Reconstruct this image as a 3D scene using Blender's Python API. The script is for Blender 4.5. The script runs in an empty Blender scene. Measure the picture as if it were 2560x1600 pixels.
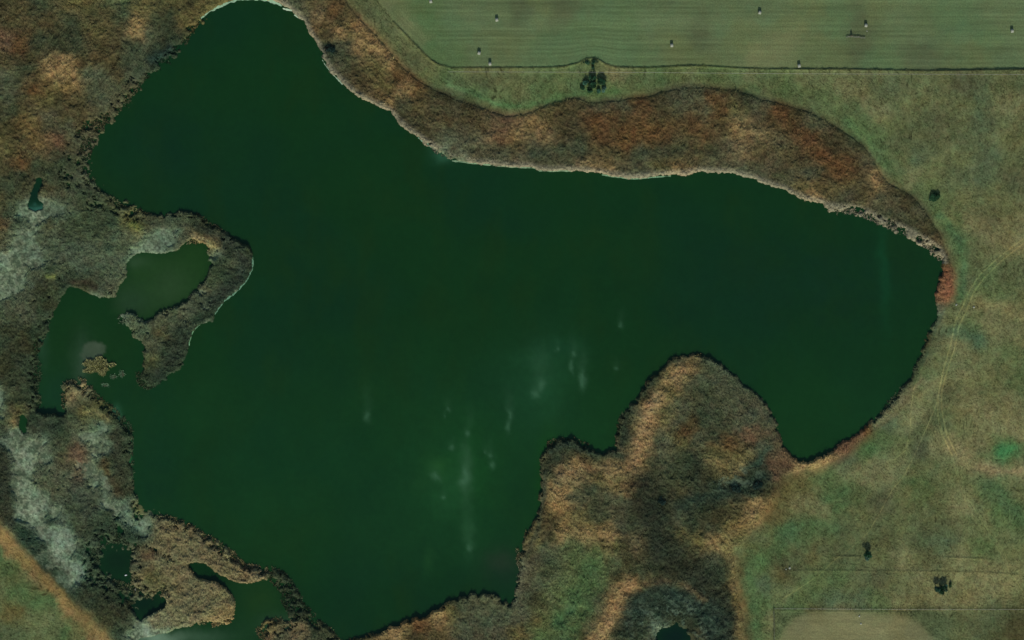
import bpy, math, random
import numpy as np

# ---------------------------------------------------------------- scene, camera, light
S = 0.2                                # metres per unit of the survey grid (2560 x 1600 units)
def wx(px): return (np.asarray(px, dtype=float) - 1280.0) * S
def wy(py): return (800.0 - np.asarray(py, dtype=float)) * S

scene = bpy.context.scene
col = scene.collection
cd = bpy.data.cameras.new('camera')
cam = bpy.data.objects.new('camera', cd)
col.objects.link(cam)
CAM_H = 1400.0
cam.location = (0, 0, CAM_H)
cam.rotation_euler = (0, 0, 0)
cd.sensor_width = 36
cd.lens = 36 * CAM_H / 512.0
cd.clip_start = 10
cd.clip_end = 60000
scene.camera = cam

ELEV = 35.0
world = bpy.data.worlds.new('World')
scene.world = world
world.use_nodes = True
nt = world.node_tree
bg = nt.nodes['Background']
sky = nt.nodes.new('ShaderNodeTexSky')
sky.sky_type = 'NISHITA'
sky.sun_disc = False
sky.sun_elevation = math.radians(ELEV)
sky.sun_rotation = math.radians(180)
nt.links.new(sky.outputs[0], bg.inputs[0])
bg.inputs[1].default_value = 0.10
sd = bpy.data.lights.new('sun', 'SUN')
sun = bpy.data.objects.new('sun', sd)
col.objects.link(sun)
sd.energy = 3.1
sd.angle = math.radians(0.53)
sd.color = (1.0, 0.95, 0.86)
sun.rotation_euler = (math.radians(90 - ELEV), 0, math.radians(3))
vs = scene.view_settings
vs.view_transform = 'Standard'
try: vs.look = 'None'
except Exception: pass
vs.gamma = 1
vs.exposure = 0
scene.render.engine = 'CYCLES'

# ---------------------------------------------------------------- helpers
rng = np.random.default_rng(7)
random.seed(7)
TAB = [np.random.default_rng(100 + i).random((256, 256)).astype(np.float32) for i in range(8)]
def vnoise(x, y, s, seed=0):
    t = TAB[seed % 8]
    u = x / s + 17.3 * seed; v = y / s + 9.1 * seed
    iu = np.floor(u).astype(np.int64); iv = np.floor(v).astype(np.int64)
    fu = (u - iu).astype(np.float32); fv = (v - iv).astype(np.float32)
    fu = fu * fu * (3 - 2 * fu); fv = fv * fv * (3 - 2 * fv)
    a = t[iv & 255, iu & 255]; b = t[iv & 255, (iu + 1) & 255]
    c = t[(iv + 1) & 255, iu & 255]; d = t[(iv + 1) & 255, (iu + 1) & 255]
    return (a * (1 - fu) + b * fu) * (1 - fv) + (c * (1 - fu) + d * fu) * fv - 0.5
def fbm(x, y, s, o=4, seed=0, g=0.55):
    r = 0; a = 1.0; tot = 0
    ca, sa = math.cos(0.6), math.sin(0.6)
    for i in range(o):
        r = r + a * vnoise(x, y, s, seed + i)
        tot += a; a *= g; s *= 0.5
        x, y = ca * x - sa * y, sa * x + ca * y
    return r / tot * 2
def sstep(a, b, x):
    t = np.clip((x - a) / (b - a), 0, 1)
    return t * t * (3 - 2 * t)
def s2l(c):
    c = np.asarray(c, dtype=float) / 255
    return np.where(c <= 0.04045, c / 12.92, ((c + 0.055) / 1.055) ** 2.4)
def blur(a, r):
    a = a.astype(np.float64)
    for _ in range(2):
        for ax in (0, 1):
            p = np.pad(a, [(r + 1, r) if k == ax else (0, 0) for k in (0, 1)], mode='edge')
            c = np.cumsum(p, axis=ax)
            n = a.shape[ax]
            hi = np.take(c, np.arange(2 * r + 1, 2 * r + 1 + n), axis=ax)
            lo = np.take(c, np.arange(0, n), axis=ax)
            a = (hi - lo) / (2 * r + 1)
    return a

ST = 2.0
GX = np.arange(-80, 2641, ST); GY = np.arange(-80, 1681, ST)
PX, PY = np.meshgrid(GX, GY)
NR, NC = PX.shape
def smooth_poly(p):
    p = np.array(p, float); n = len(p); out = []
    for i in range(n):
        a, b, c, d = p[i - 1], p[i], p[(i + 1) % n], p[(i + 2) % n]
        for t in (0, 0.33, 0.67):
            out.append(0.5 * (2 * b + (c - a) * t + (2 * a - 5 * b + 4 * c - d) * t * t + (3 * b - a - 3 * c + d) * t ** 3))
    return np.array(out)
def P(s):
    v = [float(k) for k in s.replace(',', ' ').split()]
    return [(v[i], v[i + 1]) for i in range(0, len(v), 2)]
def fill(poly, smooth=True):
    p = smooth_poly(poly) if smooth else np.array(poly, float)
    m = np.zeros((NR, NC), bool)
    q = np.roll(p, -1, axis=0)
    for r in range(NR):
        y = GY[r] + 0.013
        k = (p[:, 1] <= y) != (q[:, 1] <= y)
        if not k.any(): continue
        xs = np.sort(p[k, 0] + (y - p[k, 1]) / (q[k, 1] - p[k, 1]) * (q[k, 0] - p[k, 0]))
        for i in range(0, len(xs) - 1, 2):
            m[r] |= (GX >= xs[i]) & (GX < xs[i + 1])
    return m
def blob(x, y, rx, ry, ang=0):
    c, s = math.cos(math.radians(ang)), math.sin(math.radians(ang))
    dx, dy = PX - x, PY - y
    u = (dx * c + dy * s) / rx; v = (-dx * s + dy * c) / ry
    return np.exp(-(u * u + v * v))

def tag(o, label=None, cat=None, group=None, kind=None):
    if label: o['label'] = label
    if cat: o['category'] = cat
    if group: o['group'] = group
    if kind: o['kind'] = kind
    return o
def make_mesh(name, verts, faces, mat=None, colors=None, parent=None, smooth=False, link=True):
    """verts (n,3); faces: array (m,k) or list of index lists"""
    me = bpy.data.meshes.new(name)
    verts = np.asarray(verts, dtype=np.float32)
    if isinstance(faces, np.ndarray):
        m, k = faces.shape
        me.vertices.add(len(verts)); me.vertices.foreach_set('co', verts.ravel())
        me.loops.add(m * k); me.loops.foreach_set('vertex_index', faces.astype(np.int32).ravel())
        me.polygons.add(m)
        me.polygons.foreach_set('loop_start', np.arange(0, m * k, k, dtype=np.int32))
        me.update(calc_edges=True)
    else:
        me.from_pydata([tuple(map(float, v)) for v in verts], [], faces)
    if colors is not None:
        a = me.color_attributes.new('cover', 'FLOAT_COLOR', 'POINT')
        c = np.ones((len(verts), 4), np.float32); c[:, :3] = colors
        a.data.foreach_set('color', c.ravel())
    if smooth: me.polygons.foreach_set('use_smooth', np.ones(len(me.polygons), bool))
    me.validate()
    if mat: me.materials.append(mat)
    o = bpy.data.objects.new(name, me)
    if link: col.objects.link(o)
    if parent: o.parent = parent
    return o
def empty(name, x, y, z=0, rz=0):
    o = bpy.data.objects.new(name, None); col.objects.link(o)
    o.location = (float(x), float(y), float(z)); o.rotation_euler = (0, 0, rz)
    return o
def cover_material(name, rough=1.0, spec=0.0, fine=0.25, scale=3.0):
    m = bpy.data.materials.new(name); m.use_nodes = True
    n = m.node_tree; b = n.nodes['Principled BSDF']
    at = n.nodes.new('ShaderNodeAttribute'); at.attribute_name = 'cover'
    tc = n.nodes.new('ShaderNodeNewGeometry')
    no = n.nodes.new('ShaderNodeTexNoise'); no.inputs['Scale'].default_value = scale
    no.inputs['Detail'].default_value = 3
    n.links.new(tc.outputs['Position'], no.inputs['Vector'])
    mr = n.nodes.new('ShaderNodeMapRange')
    mr.inputs['From Min'].default_value = 0.3; mr.inputs['From Max'].default_value = 0.7
    mr.inputs['To Min'].default_value = 1 - fine; mr.inputs['To Max'].default_value = 1 + fine
    n.links.new(no.outputs[0], mr.inputs['Value'])
    mx = n.nodes.new('ShaderNodeVectorMath'); mx.operation = 'SCALE'
    n.links.new(at.outputs['Color'], mx.inputs[0]); n.links.new(mr.outputs[0], mx.inputs['Scale'])
    n.links.new(mx.outputs[0], b.inputs['Base Color'])
    b.inputs['Roughness'].default_value = rough
    b.inputs['Specular IOR Level'].default_value = spec
    return m
def plain_material(name, rgb, rough=0.8, spec=0.1, var=0.2, scale=6.0):
    m = bpy.data.materials.new(name); m.use_nodes = True
    n = m.node_tree; b = n.nodes['Principled BSDF']
    tc = n.nodes.new('ShaderNodeTexCoord')
    no = n.nodes.new('ShaderNodeTexNoise'); no.inputs['Scale'].default_value = scale
    n.links.new(tc.outputs['Object'], no.inputs['Vector'])
    r = n.nodes.new('ShaderNodeValToRGB')
    r.color_ramp.elements[0].position = 0.3; r.color_ramp.elements[1].position = 0.7
    r.color_ramp.elements[0].color = (*[c * (1 - var) for c in rgb], 1)
    r.color_ramp.elements[1].color = (*[c * (1 + var) for c in rgb], 1)
    n.links.new(no.outputs[0], r.inputs[0]); n.links.new(r.outputs[0], b.inputs['Base Color'])
    b.inputs['Roughness'].default_value = rough
    b.inputs['Specular IOR Level'].default_value = spec
    return m
def polyline_mask(pl, w, X=None, Y=None, m=3):
    X = PX if X is None else X; Y = PY if Y is None else Y
    d = np.full(PX.shape, 1e9)
    for (x0, y0), (x1, y1) in zip(pl[:-1], pl[1:]):
        bx0, bx1 = sorted((x0, x1)); by0, by1 = sorted((y0, y1))
        c0 = max(0, int((bx0 - m * w - 26 - GX[0]) / ST)); c1 = min(NC, int((bx1 + m * w + 26 - GX[0]) / ST) + 1)
        r0 = max(0, int((by0 - m * w - 26 - GY[0]) / ST)); r1 = min(NR, int((by1 + m * w + 26 - GY[0]) / ST) + 1)
        if c0 >= c1 or r0 >= r1: continue
        sx = X[r0:r1, c0:c1]; sy = Y[r0:r1, c0:c1]
        L2 = (x1 - x0) ** 2 + (y1 - y0) ** 2 + 1e-9
        t = np.clip(((sx - x0) * (x1 - x0) + (sy - y0) * (y1 - y0)) / L2, 0, 1)
        dn = np.hypot(sx - x0 - t * (x1 - x0), sy - y0 - t * (y1 - y0))
        d[r0:r1, c0:c1] = np.minimum(d[r0:r1, c0:c1], dn)
    return np.exp(-(d / w) ** 2)

# ---------------------------------------------------------------- survey outlines
LAKE = P('''569,5 529,24 495,50 474,69 460,95 447,122 421,148 384,169 354,190 341,209 317,246 294,272 270,294 238,316
225,325 240,345 222,362 212,392 212,421 225,453 233,469 228,485 270,498 304,525 331,534 397,541 437,533 476,533 503,546 529,562
561,583 590,604 616,612 629,633 631,665 616,699 590,728 558,752 537,784 529,803 492,816 476,840 471,863 466,890
444,922 407,951 370,975 347,938 362,906 366,858 354,850 336,848 323,821 300,800 283,797 278,785 290,782 304,782 331,784 349,797 370,803
397,787 450,762 489,731 516,696 529,654 530,640 524,625 518,606 484,606 463,604 437,627 397,633 352,632 320,646 317,678
315,694 296,717 288,744 254,741 230,741 212,728 180,715 164,728 151,741 150,757 138,770 130,797 122,808 105,848
93,866 75,885 95,914 87,938 93,977 87,1012 93,1033 127,1035 159,1041 169,1025 166,1001 164,983 160,972 170,961
201,955 225,969 228,996 259,1012 275,1020 282,1038 299,1050 318,1065 323,1091 326,1117 321,1144 327,1170 325,1197 326,1230 344,1253
370,1269 392,1285 418,1298 450,1306 495,1330 529,1353 563,1375 587,1398 608,1418 640,1425 656,1420 693,1431 719,1454 735,1480
751,1512 772,1533 799,1554 825,1585 850,1604 880,1604 905,1593 944,1584 1010,1557 1063,1539 1111,1517 1156,1491 1209,1484 1250,1490 1248,1512
1272,1520 1292,1512 1298,1491 1293,1443 1306,1415 1301,1372 1320,1332 1341,1300 1349,1269 1351,1226 1354,1200 1351,1170 1356,1140 1373,1112
1407,1099 1444,1110 1476,1125 1518,1141 1545,1132 1543,1096 1545,1065 1566,1030 1590,1012 1603,980 1628,950 1650,922 1682,898 1717,880 1756,891
1796,908 1830,938 1862,959 1891,980 1915,1012 1930,1030 1941,1060 1946,1090 1960,1117 1986,1150 2026,1154 2073,1133 2116,1102
2147,1078 2174,1059 2219,1022 2245,985 2272,955 2290,915 2301,879 2317,840 2341,797 2343,770 2337,739 2343,712 2357,686 2356,654
2357,635 2343,622 2322,612 2290,590 2264,575 2227,561 2200,553 2171,535 2137,524 2079,519 2047,506 2007,498 1981,485
1954,471 1920,462 1875,445 1830,434 1783,431 1740,429 1717,437 1677,437 1624,442 1584,446 1537,440 1505,434 1465,429
1428,427 1346,426 1338,419 1280,417 1228,412 1160,405 1132,402 1118,392 1100,376 1076,365 1047,344 1021,328 992,302 979,280 957,270
931,259 904,246 878,230 857,209 841,193 820,172 809,153 799,122 785,98 770,77 759,50 738,40 724,22 698,6 672,-1 640,-5 600,-5''')
PONDS = [
 P('98,440 108,453 106,469 95,485 98,503 111,519 90,527 69,522 70,508 74,493 79,474 87,458 90,445'),
 P('206,304 222,307 225,325 220,345 205,352 190,350 183,336 190,312'),
 P('140,408 151,402 160,410 160,422 148,428 141,420'),
 P('259,1350 285,1345 317,1352 352,1362 337,1390 341,1412 333,1435 346,1459 365,1491 391,1485 400,1468 423,1459 418,1472 399,1483 418,1504 407,1525 376,1539 354,1552 341,1544 328,1512 323,1486 304,1465 264,1457 227,1443 243,1430 233,1398 240,1370'),
 P('476,1409 503,1405 529,1420 545,1433 577,1449 600,1457 640,1453 656,1448 680,1454 700,1464 714,1474 712,1490 714,1509 727,1528 754,1540 735,1560 693,1552 672,1549 656,1552 648,1578 660,1597 655,1632 600,1650 530,1640 440,1640 350,1640 345,1600 380,1592 434,1576 487,1560 503,1548 542,1560 574,1560 592,1517 587,1504 582,1488 556,1465 529,1451 497,1449 484,1430 471,1417'),
 P('1650,1572 1671,1560 1695,1556 1719,1574 1732,1597 1725,1630 1690,1640 1655,1630 1640,1595'),
 P('48,1036 58,1034 66,1050 68,1075 56,1088 48,1070'),
]
GREENPOND = P('323,650 352,632 397,633 437,627 463,604 484,606 518,606 526,654 516,696 489,731 450,762 397,787 349,797 300,785 280,770 288,744 296,717 315,694')
FIELD = P('905,-200 947,0 965,24 984,53 1024,95 1063,135 1080,150 1095,159 1129,168 1280,168 1380,167 1412,164 1444,156 1465,146 1481,143 1497,148 1518,161 1545,167 1624,168 1690,164 1756,163 1862,169 1920,171 2132,172 2317,176 2560,172 2800,172 2800,-200')
MEADOW = P('''820,-200 870,0 895,28 920,53 952,93 997,143 1010,169 1063,203 1116,227 1182,256 1222,272 1280,283 1320,272 1373,254 1428,237 1486,247 1545,243 1624,230 1672,214
1730,206 1809,212 1888,228 1920,243 1973,254 2039,280 2092,304 2132,339 2171,370 2195,400 2198,426 2237,461 2290,490 2317,514 2333,548 2354,580
2366,612 2380,646 2391,667 2394,704 2382,744 2370,770 2352,800 2335,850 2318,900 2290,960 2248,1020 2180,1088 2120,1142 2060,1172 1990,1185 1955,1200 1950,1240 1930,1265
1900,1320 1870,1350 1845,1400 1838,1450 1850,1500 1862,1540 1858,1600 1860,1800 2900,1800 2900,-300''')
SWMEADOW = P('-200,1100 -20,1295 0,1308 30,1345 60,1385 100,1420 140,1458 180,1500 220,1540 255,1572 290,1610 330,1700 -300,1800')
TILLED = P('1945,1640 1952,1590 1968,1558 2000,1537 2060,1526 2150,1528 2250,1538 2290,1552 2318,1580 2340,1640')

PAL = {'F': (84, 98, 66), 'f': (74, 97, 63), 'O': (86, 93, 58), 'o': (68, 78, 51), 'T': (107, 106, 70), 'G': (68, 90, 53),
       'g': (62, 92, 53), 't': (67, 87, 62), 'B': (67, 60, 37), 'b': (50, 47, 29), 'R': (80, 56, 32), 'r': (90, 67, 47),
       'Y': (126, 101, 63), 'y': (84, 77, 44), 'E': (68, 72, 51), 'e': (52, 59, 40), 'D': (39, 48, 33), 'd': (29, 44, 32),
       'P': (114, 124, 100), 'p': (92, 103, 80), 'M': (70, 68, 49), 'm': (103, 88, 60), 'q': (112, 76, 50), 'W': (150, 150, 120)}
RH = {'P': 0.05, 'p': 0.25, 'E': 1.1, 'M': 1.0, 'B': 1.5, 'b': 1.5, 'R': 1.5, 'Y': 1.8, 'y': 1.6, 'D': 1.7, 'd': 0.9, 'e': 1.3,
      'r': 1.2, 'q': 1.8, 'm': 2.0, 'W': 1, 't': 0.6, 'G': 0.5, 'g': 0.4, 'O': 0.5, 'o': 0.6, 'T': 0.5, 'F': 0.3, 'f': 0.3}
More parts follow.
